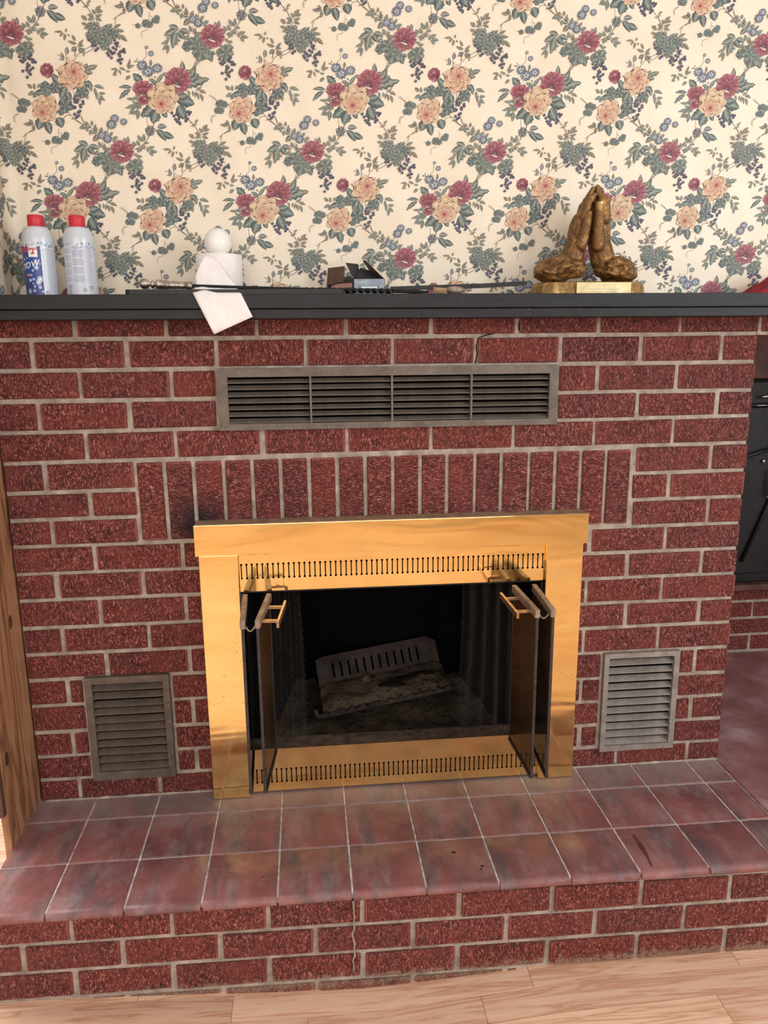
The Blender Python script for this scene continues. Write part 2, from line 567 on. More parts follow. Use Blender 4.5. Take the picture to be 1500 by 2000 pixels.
def add_brick(parent, x0, x1, za0, za1, zb0, zb1, depth=0.06, y=0.0, gap=0.0105):
    """brick between joints x0..x1; z given for left (a) and right (b) ends as bottom, top"""
    w = x1 - x0 - gap
    if w < 0.012:
        return None
    h = ((za1 - za0) + (zb1 - zb0)) / 2 - gap
    zc = (za0 + za1 + zb0 + zb1) / 4
    ang = math.atan2(((zb0 + zb1) - (za0 + za1)) / 2, x1 - x0)
    o = link_mesh('brick', brick_mesh(round(w * 200) / 200, depth, round(h * 400) / 400), M['brick'])
    o.location = ((x0 + x1) / 2 + random.uniform(-.0008, .0008), y + random.uniform(-.0015, .0012), zc)
    o.rotation_euler = (random.uniform(-.006, .006), -ang + random.uniform(-.003, .003), random.uniform(-.005, .005))
    o.parent = parent
    return o


# ------------------------------------------------------------ floor
def floor_z(x):
    k = [(-3, .015), (-.88, .013), (-.56, .004), (-.3, -.013), (-.08, -.019), (.10, -.010), (.3, .000), (.8, -.001), (3, -.001)]
    for (a, za), (b, zb) in zip(k, k[1:]):
        if a <= x <= b:
            t = (x - a) / (b - a)
            return za + (zb - za) * t
    return 0.0


bm = bmesh.new()
xs = [-3.2, -2, -1.4, -.88, -.72, -.56, -.43, -.3, -.19, -.08, .01, .1, .2, .3, .55, .8, 1.5, 2.42]
ys = [-4.6, -3.2, -2.0, -1.2, -.625, -.20, 0.9]
gr = [[bm.verts.new((x, y, floor_z(x) - .001)) for y in ys] for x in xs]
for i in range(len(xs) - 1):
    for j in range(len(ys) - 1):
        bm.faces.new((gr[i][j], gr[i + 1][j], gr[i + 1][j + 1], gr[i][j + 1]))
floor = tag(from_bm('floor', bm, M['floor'], smooth=True), kind='structure')

ROWS = [(-.345, [-.95, -.60, -.10, .42, .95]), (-.412, [-.95, -.399, .247, .72, 1.1]), (-.479, [-.95, -.54, -.24, .129, .80, 1.1]), (-.548, [-.95, -.42, .06, .626, 1.1])]
SL = 0.020
for y1, cuts in ROWS:
    y0 = y1 - 0.067
    for a, b in zip(cuts, cuts[1:]):
        bm = bmesh.new(); n = max(2, int((b - a) / 0.09)); top = []
        for k in range(n + 1):
            x = a + 0.0006 + (b - a - 0.0012) * k / n
            z = floor_z(x) + 0.0015
            top.append([bm.verts.new((x, y0 + .0006 + SL * x, z)), bm.verts.new((x, y1 - .0006 + SL * x, z)),
                        bm.verts.new((x, y0 + .0002 + SL * x, z - .004)), bm.verts.new((x, y1 - .0002 + SL * x, z - .004))])
        for p, q in zip(top, top[1:]):
            bm.faces.new((p[0], q[0], q[1], p[1]))
            bm.faces.new((p[2], q[2], q[0], p[0]))
            bm.faces.new((p[1], q[1], q[3], p[3]))
        bm.faces.new((top[0][0], top[0][1], top[0][3], top[0][2])); bm.faces.new((top[-1][0], top[-1][2], top[-1][3], top[-1][1]))
        from_bm('plank', bm, M['plank'], floor)

# ------------------------------------------------------------ walls
XC, YW, RC = -0.866, 0.10, 0.030   # wallpapered corner
bm = bmesh.new()
cols = [(2.4, YW)]
for k in range(9):
    a = PI / 2 * k / 8
    cols.append((XC + RC - RC * math.sin(a), YW - RC + RC * math.cos(a)))
wall_pts = cols
prev = None
back_bm = bmesh.new()
pv = None
for (x, y) in cols:
    cur = (back_bm.verts.new((x, y, 1.4685)), back_bm.verts.new((x, y, 2.5)))
    if pv:
        back_bm.faces.new((pv[0], pv[1], cur[1], cur[0]))
    pv = cur
bmesh.ops.recalc_face_normals(back_bm, faces=back_bm.faces)
wall_back = tag(from_bm('wall_back', back_bm, M['wall'], smooth=True), 'cream wallpaper printed with roses, poppies and berries above the mantel', kind='structure')
bm = bmesh.new()
bm_box(bm, XC - .038, XC, -.098, YW - RC, 1.4685, 2.5)
wall_left = tag(from_bm('wall_left', bm, M['wall']), kind='structure')
wall_right = tag(box('wall_right', M['plaster'], 2.4, 2.5, -4.6, 1.2, 0, 2.5), kind='structure')
wall_rear = tag(box('wall_rear', M['plaster'], -3.2, 2.5, -4.7, -4.6, 0, 2.5), kind='structure')
tag(box('wall_hall', M['plaster'], -3.2, -.93, 0.9, 1.0, 0, 2.5), kind='structure')

# ------------------------------------------------------------ wallpaper print
TF = {'A': (-0.79006, 0.00013255, -0.00001191, 2.00602, 0.00000272, -0.00012517),
      'B': (-0.56538, 0.00013573, -0.00000860, 2.01176, 0.00000279, -0.00012659),
      'C': (-0.72282, 0.00016656, -0.00001315, 1.86285, 0.00000215, -0.00015924),
      'D': (-0.45055, 0.00011585, -0.00000615, 1.87776, 0.00000166, -0.00010909),
      'R': (-0.84125, 0.00036613, -0.00003267, 2.09638, 0.00000847, -0.00034363)}
PV, PF, PC = [], [], []      # verts (s, z, layer), faces, colours
LAYER = [0]
prr = random.Random(3)


def T(k, x, y):
    a = TF[k]
    return (a[0] + a[1] * x + a[2] * y, a[3] + a[4] * x + a[5] * y)


def mixc(a, b, t):
    return tuple(a[i] + (b[i] - a[i]) * t for i in range(3))


def emit(vs, fs):
    LAYER[0] += 1
    b = len(PV)
    for (x, z, c) in vs:
        PV.append((x, z, LAYER[0])); PC.append(lin(tuple(max(0, min(255, q)) for q in c)))
    for f in fs:
        PF.append(tuple(b + i for i in f))


GREY, TEAL, BROWN, PURP = (118, 126, 116), (96, 110, 108), (124, 116, 100), (128, 126, 130)
BERRY, BLUE, STEM = (58, 60, 78), (116, 126, 146), (112, 98, 84)


def leaf(k, x0, y0, x1, y1, w=45, c=GREY, serr=0.0):
    p, q = T(k, x0, y0), T(k, x1, y1)
    sc = math.hypot(TF[k][1], TF[k][4])
    dx, dz = q[0] - p[0], q[1] - p[1]
    L = math.hypot(dx, dz) or 1e-6
    nx, nz = -dz / L, dx / L
    W = w * sc * 0.5
    bend = prr.uniform(-.10, .10) * L
    vs, n = [], 8
    dark, light = mixc(c, (40, 44, 48), .38), mixc(c, (232, 226, 205), .42)
    for i in range(n + 1):
        t = i / n
        ww = W * (math.sin(PI * t ** 0.85) ** 0.85 if 0 < t < 1 else 0)
        if serr:
            ww *= 1 + serr * (1 if i % 2 else -1)
        b = bend * math.sin(PI * t)
        cx, cz = p[0] + dx * t + nx * b, p[1] + dz * t + nz * b
        vs.append((cx + nx * ww, cz + nz * ww, mixc(c, dark, .6)))
        vs.append((cx + nx * ww * .5, cz + nz * ww * .5, mixc(c, light, .3 if i % 2 else .0)))
        vs.append((cx, cz, light if i < n else dark))
        vs.append((cx - nx * ww * .5, cz - nz * ww * .5, mixc(c, dark, .2 if i % 2 else .75)))
        vs.append((cx - nx * ww, cz - nz * ww, dark))
    fs = []
    for i in range(n):
        for j in range(4):
            a = i * 5 + j
            fs.append((a, a + 1, a + 6, a + 5))
    emit(vs, fs)


def fan(k, cx, cy, r, prof, colf, n=36, rings=(0, .35, .7, 1), sq=1.0, ox=0, oy=0, rot=0):
    """disc whose outline is r*prof(a); colf(ring fraction, angle index)"""
    vs, fs = [], []
    for ri, rf in enumerate(rings):
        for i in range(n):
            a = 2 * PI * i / n + rot
            rad = r * prof(a) * rf
            x = cx + ox * (1 - rf) + rad * math.cos(a); y = cy + oy * (1 - rf) + rad * math.sin(a) * sq
            p = T(k, x, y); vs.append((p[0], p[1], colf(rf, i, a)))
    for ri in range(len(rings) - 1):
        for i in range(n):
            j = (i + 1) % n
            fs.append((ri * n + i, ri * n + j, (ri + 1) * n + j, (ri + 1) * n + i))
    emit(vs, fs)


def gleaf(k, cx, cy, r, c=GREY):
    r *= 1.14
    rot = prr.uniform(0, 6.28); ph = prr.uniform(-.3, .3)
    dark, light = mixc(c, (44, 50, 54), .4), mixc(c, (222, 222, 204), .36)

    def prof(a):
        return .74 + .20 * abs(math.cos(2.5 * (a - rot))) + .06 * math.sin(11 * a)

    def colf(rf, i, a):
        v = abs(math.cos(2.5 * (a - rot)))
        cc = mixc(dark, light, min(1, v ** 6 * .9 + .12 + .3 * (0.5 + .5 * math.cos(a + ph)) * rf))
        return mixc(cc, dark, .75 if rf > .98 else 0)
    fan(k, cx, cy, r * 1.12, prof, colf, 30, (0, .3, .6, .85, 1))


def berry(k, x, y, r=24):
    def colf(rf, i, a):
        return mixc((132, 132, 152), BERRY, min(1, rf * 1.2)) if rf < .9 else (48, 46, 62)
    fan(k, x, y, r, lambda a: 1, colf, 9, (0, .55, 1), ox=-.3 * r, oy=-.3 * r)


def stem(k, pts, w=7, c=STEM):
    P = [T(k, *p) for p in pts]
    # Catmull-Rom
    Q = []
    E = [P[0]] + P + [P[-1]]
    for i in range(1, len(E) - 2):
        for s in range(5):
            t = s / 5
            Q.append(tuple(.5 * ((2 * E[i][d]) + (-E[i - 1][d] + E[i + 1][d]) * t + (2 * E[i - 1][d] - 5 * E[i][d] + 4 * E[i + 1][d] - E[i + 2][d]) * t * t
                              + (-E[i - 1][d] + 3 * E[i][d] - 3 * E[i + 1][d] + E[i + 2][d]) * t ** 3) for d in (0, 1)))
    Q.append(P[-1])
    W = w * abs(TF[k][1]) * .5
    vs = []
    for i, q in enumerate(Q):
        a, b = Q[max(i - 1, 0)], Q[min(i + 1, len(Q) - 1)]
        L = math.hypot(b[0] - a[0], b[1] - a[1]) or 1e-6
        nx, nz = -(b[1] - a[1]) / L, (b[0] - a[0]) / L
        vs += [(q[0] + nx * W, q[1] + nz * W, c), (q[0] - nx * W, q[1] - nz * W, mixc(c, (60, 50, 45), .4))]
    emit(vs, [(2 * i, 2 * i + 1, 2 * i + 3, 2 * i + 2) for i in range(len(Q) - 1)])


def daisy(k, x, y, r, c=BLUE):
    n = 12; off = prr.uniform(0, 1)
    for i in range(n):
        a = 2 * PI * i / n + off
        leaf(k, x + .15 * r * math.cos(a), y + .15 * r * math.sin(a), x + r * math.cos(a), y + r * math.sin(a) * .95, r * .42,
             mixc(c, (70, 76, 100), prr.uniform(0, .75)))
    for i in range(5):
        a = 2 * PI * i / 5 + off
        leaf(k, x, y, x + .55 * r * math.cos(a), y + .5 * r * math.sin(a), r * .3, (196, 202, 206))
    berry(k, x, y, r * .14)


def petal(k, bx, by, ang, L, w, cb, ct, rim=None, streak=.25):
    """petal from base point outwards, ruffled end, shaded from base colour to tip colour"""
    n, m = 8, 9
    for grow in (1, 0):
        vs = []
        for i in range(n + 1):
            t = i / n
            rad = L * (t + (.018 if grow else 0))
            ww = w * (0.22 + .78 * math.sin(PI * .5 * min(1, t * 1.25)) ** .9) * (1 if t < .75 else math.cos((t - .75) / .25 * PI / 2 * .62))
            for j in range(m):
                s = (j / (m - 1) * 2 - 1)
                rr_ = rad * (1 - .20 * s * s) * (1 + .035 * math.sin(j * 2.6 + bx) * t)
                x = bx + rr_ * math.cos(ang) - ww * .5 * s * (1.025 if grow else 1) * math.sin(ang)
                y = by + rr_ * math.sin(ang) + ww * .5 * s * (1.025 if grow else 1) * math.cos(ang)
                if grow:
                    c = rim or mixc(cb, (60, 30, 30), .3)
                else:
                    c = mixc(cb, ct, min(1, t ** 1.3 + .06))
                    c = mixc(c, cb, streak * (j % 2) * (1.0 - .35 * t))
                    c = mixc(c, cb, .35 * abs(s) ** 3)
                p = T(k, x, y); vs.append((p[0], p[1], c))
        emit(vs, [(i * m + j, i * m + j + 1, (i + 1) * m + j + 1, (i + 1) * m + j) for i in range(n) for j in range(m - 1)])


RD, RL, RM = (112, 48, 62), (208, 156, 158), (148, 76, 88)
CD, CL, CM = (180, 138, 106), (234, 212, 182), (212, 178, 142)


def poppy(k, cx, cy, r, ox=0, oy=0, sq=1.0, span=(0, 6.283), n=11):
    a0, a1 = span
    def prof(a):
        return 1 + .05 * math.sin(9 * a) + .03 * math.sin(17 * a + 1)
    def colf(rf, i, a):
        c = mixc((96, 40, 54), RM, min(1, rf * 1.3))
        c = mixc(c, RL, max(0, rf - .55) * (1.5 if i % 3 else .5))
        if i % 4 == 0: c = mixc(c, (104, 38, 52), .55)
        if rf > .99: c = mixc(c, (224, 176, 176), .6 if i % 2 else .15)
        return c
    fan(k, cx, cy, r, prof, colf, 44, (0, .2, .4, .6, .8, .93, 1), sq, ox, oy)
    for i in range(n):
        a = a0 + (a1 - a0) * i / n + prr.uniform(-.1, .1)
        petal(k, cx + ox * .8, cy + oy * .8, a, r * prr.uniform(.62, .95) * (1 if abs(math.sin(a)) < .7 else sq), r * .42, RD, mixc(RM, RL, prr.uniform(.2, .9)), streak=.5)
    # pale curled lip and grey centre
    petal(k, cx + ox - r * .30, cy + oy + r * .08, .35, r * .65, r * .16, (226, 200, 184), (240, 222, 208), rim=(130, 60, 66))
    for i in range(9):
        a = 2 * PI * i / 9
        berry(k, cx + ox + .12 * r * math.cos(a), cy + oy + .10 * r * math.sin(a), r * .055)
    fan(k, cx + ox, cy + oy, r * .11, lambda a: 1, lambda rf, i, a: mixc((176, 160, 150), (84, 74, 84), rf), 12, (0, .5, 1))


def rose(k, cx, cy, r, ox, oy, blush=0.0):
    cd, cl = mixc(CD, (186, 120, 104), blush), mixc(CL, (238, 200, 178), blush * .7)
    for ring, (n, f, wf) in enumerate(((7, 1.0, .98), (6, .86, .95), (6, .68, .80))):
        for i in range(n):
            a = 2 * PI * i / n + ring * .5 + prr.uniform(-.12, .12)
            bx, by = cx + ox * (ring + 1) * .22, cy + oy * (ring + 1) * .22
            petal(k, bx, by, a, r * f, r * wf, mixc(cd, (160, 104, 76), .25), mixc(cl, CM, prr.uniform(0, .6)), rim=mixc(cd, cl, .15), streak=.10)
    x, y = cx + ox, cy + oy
    for ring, (n, f) in enumerate(((8, .46), (7, .34), (6, .23))):
        for i in range(n):
            a = 2 * PI * i / n + ring * .9
            petal(k, x, y, a, r * f, r * f * .85, mixc((170, 96, 84), cd, .45 - ring * .15), mixc(cl, (206, 140, 118), .15 + ring * .22),
                  rim=(168, 108, 88), streak=.2)
    fan(k, x, y, r * .13, lambda a: 1 + .1 * math.sin(5 * a), lambda rf, i, a: mixc((132, 56, 62), (188, 112, 98), rf), 14, (0, .5, 1))


def many(k, fn, rows, **kw):
    for r in rows:
        fn(k, *r, **kw)


# --- B : bouquet of one cream rose and two red poppies under blue asters
K = 'B'
for p in ([(1085, 150), (1060, 230), (1000, 300), (940, 400)], [(1040, 150), (1010, 250), (985, 330)], [(215, 1120), (240, 1340), (235, 1500)],
          [(335, 1240), (318, 1330), (250, 1480)], [(900, 1190), (1010, 1310), (1080, 1440)], [(210, 50), (215, 175), (172, 225), (180, 300)],
          [(1380, 900), (1330, 850), (1260, 790)], [(1420, 1000), (1500, 980)], [(1340, 1130), (1280, 1160), (1275, 1250)], [(340, 1400), (300, 1410), (390, 1370)]):
    stem(K, p)
many(K, leaf, [(85, 262, 10, 258, 24, BROWN), (85, 240, 60, 200, 20, BROWN), (285, 330, 290, 220, 48, BROWN), (820, 450, 795, 240, 88, GREY, .06),
               (850, 650, 1245, 530, 150, GREY, .22), (880, 570, 1075, 450, 100, TEAL, .2), (880, 520, 1015, 320, 110, GREY, .2), (830, 480, 960, 400, 90, BROWN),
               (880, 600, 960, 690, 80, TEAL), (1020, 720, 1120, 655, 42), (1070, 730, 1195, 775, 52, BROWN), (1045, 750, 1075, 880, 46, BROWN),
               (1090, 770, 1140, 910, 50, BROWN), (1020, 735, 1005, 845, 40, BROWN), (970, 720, 972, 820, 34), (895, 720, 930, 805, 46),
               (155, 590, 0, 450, 130, TEAL, .2), (130, 580, 30, 590, 80, GREY), (375, 610, 500, 440, 62, GREY), (480, 440, 570, 500, 60), (250, 545, 385, 590, 60, GREY),
               (370, 530, 340, 490, 30), (330, 640, 360, 560, 70, TEAL), (700, 850, 1005, 945, 210, TEAL, .1), (720, 830, 895, 800, 130, TEAL, .12), (740, 960, 870, 1200, 190, TEAL, .1),
               (340, 960, 120, 1140, 170, TEAL, .1), (390, 1040, 310, 1260, 190, TEAL, .1), (470, 1070, 555, 1170, 90, TEAL), (230, 960, 330, 900, 100, TEAL),
               (90, 870, 0, 830, 50), (60, 1060, -40, 1105, 50), (100, 1050, 65, 1205, 60), (150, 1090, 155, 1175, 45, TEAL), (60, 940, -20, 900, 40),
               (390, 1330, 555, 1320, 85, PURP), (375, 1360, 540, 1560, 110, TEAL), (490, 1410, 670, 1500, 110, TEAL)])
many(K, gleaf, [(85, 965, 55), (275, 1385, 75, PURP), (1400, 940, 50, TEAL), (1460, 930, 45, TEAL), (1380, 1050, 50, TEAL), (1440, 1060, 45, TEAL)])
many(K, daisy, [(150, 320, 98), (245, 415, 112), (395, 365, 95), (295, 130, 55), (222, 32, 34)])
many(K, berry, [(q[0], q[1], 27) for q in ((630, 1090), (665, 1140), (690, 1195), (712, 1115), (720, 1235), (745, 1190), (755, 1250), (765, 1270),
                                            (890, 1070), (935, 1080), (912, 1115), (890, 1190), (860, 1225), (860, 1150))])
poppy(K, 165, 690, 172, 0, 90, .74)
poppy(K, 160, 890, 92, 30, -50, .8, n=6)
poppy(K, 725, 560, 215, -15, 50, 1.0)
rose(K, 490, 820, 262, -30, 125)
K = 'R'
many(K, leaf, [(690, 440, 665, 440, 8), (745, 395, 765, 342, 15, BROWN), (738, 410, 700, 393, 15), (750, 405, 792, 382, 14), (738, 415, 768, 418, 12), (692, 405, 650, 408, 12, BROWN),
               (690, 407, 662, 445, 14, BROWN), (696, 408, 712, 440, 12, BROWN), (768, 445, 740, 470, 18), (780, 515, 698, 515, 20, TEAL), (770, 525, 703, 585, 26, TEAL, .15),
               (800, 585, 745, 580, 16), (800, 615, 738, 638, 18), (805, 625, 762, 678, 18), (825, 600, 800, 560, 16), (815, 640, 812, 700, 18),
               (368, 190, 318, 190, 13, BROWN), (374, 195, 350, 216, 13, BROWN), (382, 190, 390, 168, 12), (385, 200, 376, 240, 15, BROWN), (408, 215, 398, 200, 10), (442, 242, 420, 205, 16, BROWN),
               (450, 258, 398, 240, 17, BROWN), (458, 262, 488, 232, 15, BROWN), (460, 270, 492, 268, 13), (450, 276, 418, 302, 17, BROWN), (464, 276, 486, 312, 16, BROWN)])
stem(K, [(452, 275), (436, 330)], 2.5); stem(K, [(60, 548), (100, 575), (128, 592)], 2, mixc(STEM, (220, 200, 170), .4))
stem(K, [(112, 665), (86, 688), (88, 722)], 2, mixc(STEM, (220, 200, 170), .4)); stem(K, [(160, 605), (195, 608)], 2)
many(K, gleaf, [(135, 594, 17, TEAL), (160, 606, 18, TEAL), (115, 640, 17, TEAL), (137, 642, 19, TEAL)])

# --- A : red bud, two cream roses
K = 'A'
for p in ([(1045, 0), (900, 75), (790, 170), (745, 262)], [(760, 75), (772, 165)], [(620, 130), (625, 220), (640, 300)], [(740, 720), (752, 800)], [(780, 740), (775, 800)],
          [(650, 1060), (700, 1130), (900, 1290)], [(840, 1090), (910, 1235)], [(575, 1190), (600, 1150), (650, 1128), (700, 1132)], [(60, 1370), (0, 1415)],
          [(530, 760), (470, 760), (380, 765)], [(540, 850), (570, 880)], [(630, 220), (660, 190)]):
    stem(K, p)
many(K, leaf, [(635, 145, 632, 20, 66, PURP), (575, 245, 540, 110, 58, PURP), (520, 160, 475, 148, 14, BROWN), (560, 235, 505, 225, 16, BROWN), (825, 35, 895, 125, 62, BROWN), (785, 20, 705, 90, 50, BROWN), (800, 5, 880, 5, 30, BROWN),
               (385, 450, 560, 655, 112, TEAL, .08), (960, 360, 1128, 318, 78, GREY), (930, 380, 962, 285, 60), (935, 380, 840, 310, 76, GREY), (900, 400, 1055, 440, 84, GREY),
               (915, 595, 1055, 660, 110, TEAL, .1), (1000, 600, 1035, 740, 66, GREY), (1075, 650, 1245, 695, 56), (1088, 680, 1100, 800, 46), (1150, 765, 1262, 768, 46), (1128, 755, 1130, 880, 46),
               (1168, 800, 1262, 888, 54), (1168, 835, 1175, 965, 50), (930, 740, 980, 872, 66, BROWN), (900, 690, 820, 720, 60, TEAL), (950, 700, 995, 765, 44, BROWN), (830, 800, 838, 905, 56, BROWN),
               (600, 655, 520, 850, 150, TEAL, .08), (630, 730, 700, 895, 120, TEAL, .08), (290, 720, 105, 765, 115, TEAL, .06), (70, 690, -10, 615, 55, BROWN), (110, 710, 100, 605, 46, GREY), (165, 690, 178, 612, 38, GREY),
               (95, 735, 0, 800, 55), (130, 760, 88, 845, 60, TEAL), (210, 1175, 160, 1365, 150, TEAL, .06), (300, 1215, 365, 1445, 130, TEAL), (480, 1160, 555, 1335, 160, TEAL, .05),
               (560, 1050, 500, 1110, 80, TEAL), (80, 1270, 20, 1195, 42), (80, 1285, -10, 1235, 44), (88, 1285, 80, 1390, 44), (745, 1188, 700, 1190, 16), (500, 430, 440, 370, 16, BROWN),
               (330, 790, 260, 800, 60, PURP)])
many(K, gleaf, [(435, 680, 82, TEAL), (280, 660, 76, TEAL), (880, 745, 92, TEAL), (605, 965, 112, TEAL), (540, 1082, 46, TEAL), (330, 770, 40)])
many(K, berry, [(q[0], q[1], 27) for q in ((770, 820), (752, 862), (790, 882), (762, 912), (800, 915), (892, 903), (898, 935), (735, 985), (692, 950), (850, 965), (765, 1000),
                                            (845, 1062), (818, 1080), (858, 990), (760, 1112), (790, 1162), (820, 1138), (740, 1010))])
poppy(K, 310, 395, 108, -40, -10, 1.05, n=8)
petal(K, 400, 440, -2.5, 150, 110, RD, RL); petal(K, 400, 440, -2.0, 130, 70, RD, RM); petal(K, 390, 450, 3.3, 160, 90, RD, RM); petal(K, 390, 450, 2.6, 120, 80, RD, RL)
rose(K, 715, 490, 250, 30, -65, .5)
rose(K, 300, 1000, 232, -65, 85, .35)
K = 'D'
for p in ([(1250, 330), (1245, 470), (1225, 540)], [(1080, 605), (1150, 600)], [(1215, 640), (1195, 670), (1110, 700), (1100, 780), (1130, 812)], [(1260, 400), (1310, 432)], [(930, 570), (990, 575)], [(1120, 262), (1180, 260)]):
    stem(K, p, 6, mixc(STEM, (220, 200, 170), .3))
many(K, gleaf, [(1035, 592, 44, TEAL), (1185, 545, 66, TEAL), (1255, 565, 55, TEAL), (1390, 450, 52, TEAL), (1340, 490, 46, TEAL), (1395, 510, 34, TEAL)])

# --- C : single poppy sprig
K = 'C'
for p in ([(90, 10), (160, 60), (230, 100), (330, 140), (430, 220)], [(200, 0), (235, 72)], [(550, 140), (552, 200), (560, 250)], [(1170, 60), (1130, 200), (1075, 290), (1020, 360), (910, 425)],
          [(1085, 100), (1080, 190)], [(1030, 360), (1080, 400), (1125, 435)], [(550, 690), (540, 780), (510, 840), (500, 890)], [(590, 720), (562, 790), (515, 838)], [(150, 550), (170, 490), (250, 400)],
          [(480, 330), (480, 400)], [(950, 800), (935, 870)]):
    stem(K, p, 6)
many(K, leaf, [(235, 105, 178, 152, 38), (235, 80, 308, 92, 42, BROWN), (340, 112, 343, 45, 34, BROWN), (262, 120, 288, 192, 42), (335, 165, 320, 238, 44), (372, 125, 412, 188, 50, BROWN), (375, 160, 395, 90, 26, BROWN),
               (438, 208, 476, 132, 46, BROWN), (425, 230, 357, 315, 66, BROWN), (350, 195, 410, 205, 46), (290, 135, 330, 118, 34), (250, 120, 225, 160, 30),
               (545, 212, 503, 178, 30), (572, 240, 617, 190, 36), (612, 290, 686, 256, 42), (625, 335, 640, 278, 36),
               (295, 370, 165, 320, 74, GREY), (262, 370, 102, 450, 84, GREY), (255, 385, 215, 615, 88, GREY, .06), (290, 390, 370, 490, 84, TEAL), (305, 375, 440, 425, 66, GREY),
               (170, 500, 66, 555, 36), (165, 505, 135, 470, 30), (150, 555, 82, 632, 36), (165, 565, 142, 682, 36), (268, 485, 322, 515, 36), (250, 500, 285, 568, 36),
               (452, 405, 430, 315, 42, GREY), (490, 430, 510, 345, 40, BROWN), (505, 440, 592, 405, 44, BROWN), (432, 440, 370, 498, 50, GREY),
               (520, 640, 475, 655, 36), (530, 650, 498, 722, 44, TEAL), (690, 650, 682, 725, 40), (705, 645, 740, 775, 86, TEAL, .12), (720, 650, 782, 682, 46, TEAL), (620, 560, 600, 500, 60),
               (830, 345, 820, 248, 44, GREY), (782, 310, 765, 268, 30, GREY), (1005, 320, 948, 230, 46), (1022, 322, 1030, 215, 44), (980, 372, 930, 302, 42), (930, 378, 878, 318, 42),
               (1030, 345, 1102, 335, 34), (1000, 372, 1055, 418, 40), (955, 395, 966, 470, 48), (985, 395, 1003, 448, 34), (1085, 402, 1092, 462, 34), (1092, 395, 1175, 384, 34), (1118, 428, 1215, 456, 40), (1118, 440, 1157, 515, 42),
               (865, 390, 905, 375, 50, TEAL), (905, 505, 945, 480, 34), (930, 522, 1012, 518, 36), (935, 550, 1028, 600, 40), (955, 580, 1002, 680, 66, GREY), (868, 600, 862, 560, 36), (905, 590, 915, 540, 40)])
many(K, gleaf, [(410, 580, 60, TEAL), (515, 545, 86), (600, 650, 104), (560, 600, 60), (848, 655, 50), (925, 655, 84), (660, 620, 50)])
many(K, daisy, [(475, 240, 60), (548, 285, 66), (600, 95, 74), (642, 18, 62), (762, 60, 52)])
many(K, berry, [(q[0], q[1], 20) for q in ((840, 740), (885, 757), (855, 790), (908, 780), (880, 805), (962, 742), (985, 720), (975, 767), (1010, 775), (1005, 805), (1040, 805), (940, 832), (960, 848),
                                            (937, 870), (930, 905), (1008, 880), (975, 905), (880, 920), (955, 940), (975, 960), (932, 997), (948, 755), (1022, 795))])
poppy(K, 738, 450, 160, -5, 25, .95)

# --- D : vine leaves and berries
K = 'D'
for p in ([(0, 160), (100, 270), (150, 330), (180, 400), (230, 480)], [(105, 270), (115, 215)], [(215, 480), (232, 590)], [(20, 1110), (120, 1070), (215, 1000)], [(610, 570), (640, 440), (690, 410), (770, 365)],
          [(640, 440), (580, 490)], [(700, 950), (690, 1000)]):
    stem(K, p, 8)
many(K, leaf, [(110, 215, 182, 145, 36), (100, 265, 30, 265, 20), (105, 250, 152, 225, 26), (250, 402, 195, 305, 50, BROWN), (268, 378, 360, 240, 66, BROWN), (285, 360, 398, 335, 52, BROWN), (250, 432, 380, 395, 44, BROWN),
               (248, 475, 372, 515, 52, BROWN), (225, 445, 108, 405, 55, BROWN), (95, 510, -10, 428, 66, BROWN), (92, 580, -10, 555, 48, BROWN), (210, 468, 115, 510, 54, GREY), (105, 600, 40, 672, 38, BROWN), (245, 540, 325, 615, 76, GREY),
               (500, 600, 562, 565, 44), (580, 650, 722, 570, 52, BROWN), (622, 668, 784, 690, 56, BROWN), (640, 705, 700, 862, 62, BROWN), (705, 760, 835, 880, 66, BROWN), (760, 250, 600, 238, 52, BROWN), (780, 250, 722, 152, 48, BROWN), (795, 260, 785, 388, 52, BROWN),
               (20, 1100, 0, 1000, 40), (10, 1110, 30, 1165, 30)])
many(K, gleaf, [(170, 620, 74), (160, 780, 84), (300, 705, 84, PURP), (470, 665, 80), (565, 750, 84, TEAL), (225, 880, 72, TEAL), (300, 850, 82), (440, 835, 94), (405, 955, 84), (500, 890, 50)])
many(K, berry, [(q[0], q[1], 29) for q in ((120, 860), (190, 905), (185, 968), (238, 962), (280, 1018), (240, 1052), (595, 860), (610, 922), (650, 910), (640, 968), (566, 1000), (616, 1030), (585, 1092), (486, 1038), (520, 1070),
                                            (545, 1110), (458, 1100), (480, 1142), (530, 1185), (692, 1080), (668, 1120), (690, 1152), (728, 1062), (765, 1028), (775, 1078), (726, 1210), (682, 1220), (652, 1236), (700, 1282))])

# keep only what repeats: the cell is drawn once and copied over the lattice of the paper
import array
LX, HX, HZ = 0.4325, 0.2163, 0.2385
cell_min_x = min(v[0] for v in PV); cell_max_x = max(v[0] for v in PV)
cell_min_z = min(v[1] for v in PV); cell_max_z = max(v[1] for v in PV)
SXC = XC + RC     # print coordinate where the rounded corner begins


def wrap(s, off):
    if s >= SXC:
        return s, YW - off
    arc = SXC - s
    if arc < RC * PI / 2:
        a = arc / RC
        rr_ = RC - off
        return XC + RC - rr_ * math.sin(a), YW - RC + rr_ * math.cos(a)
    return XC + off, YW - RC - (arc - RC * PI / 2)


verts, faces, colr = [], [], []
NE = LAYER[0]
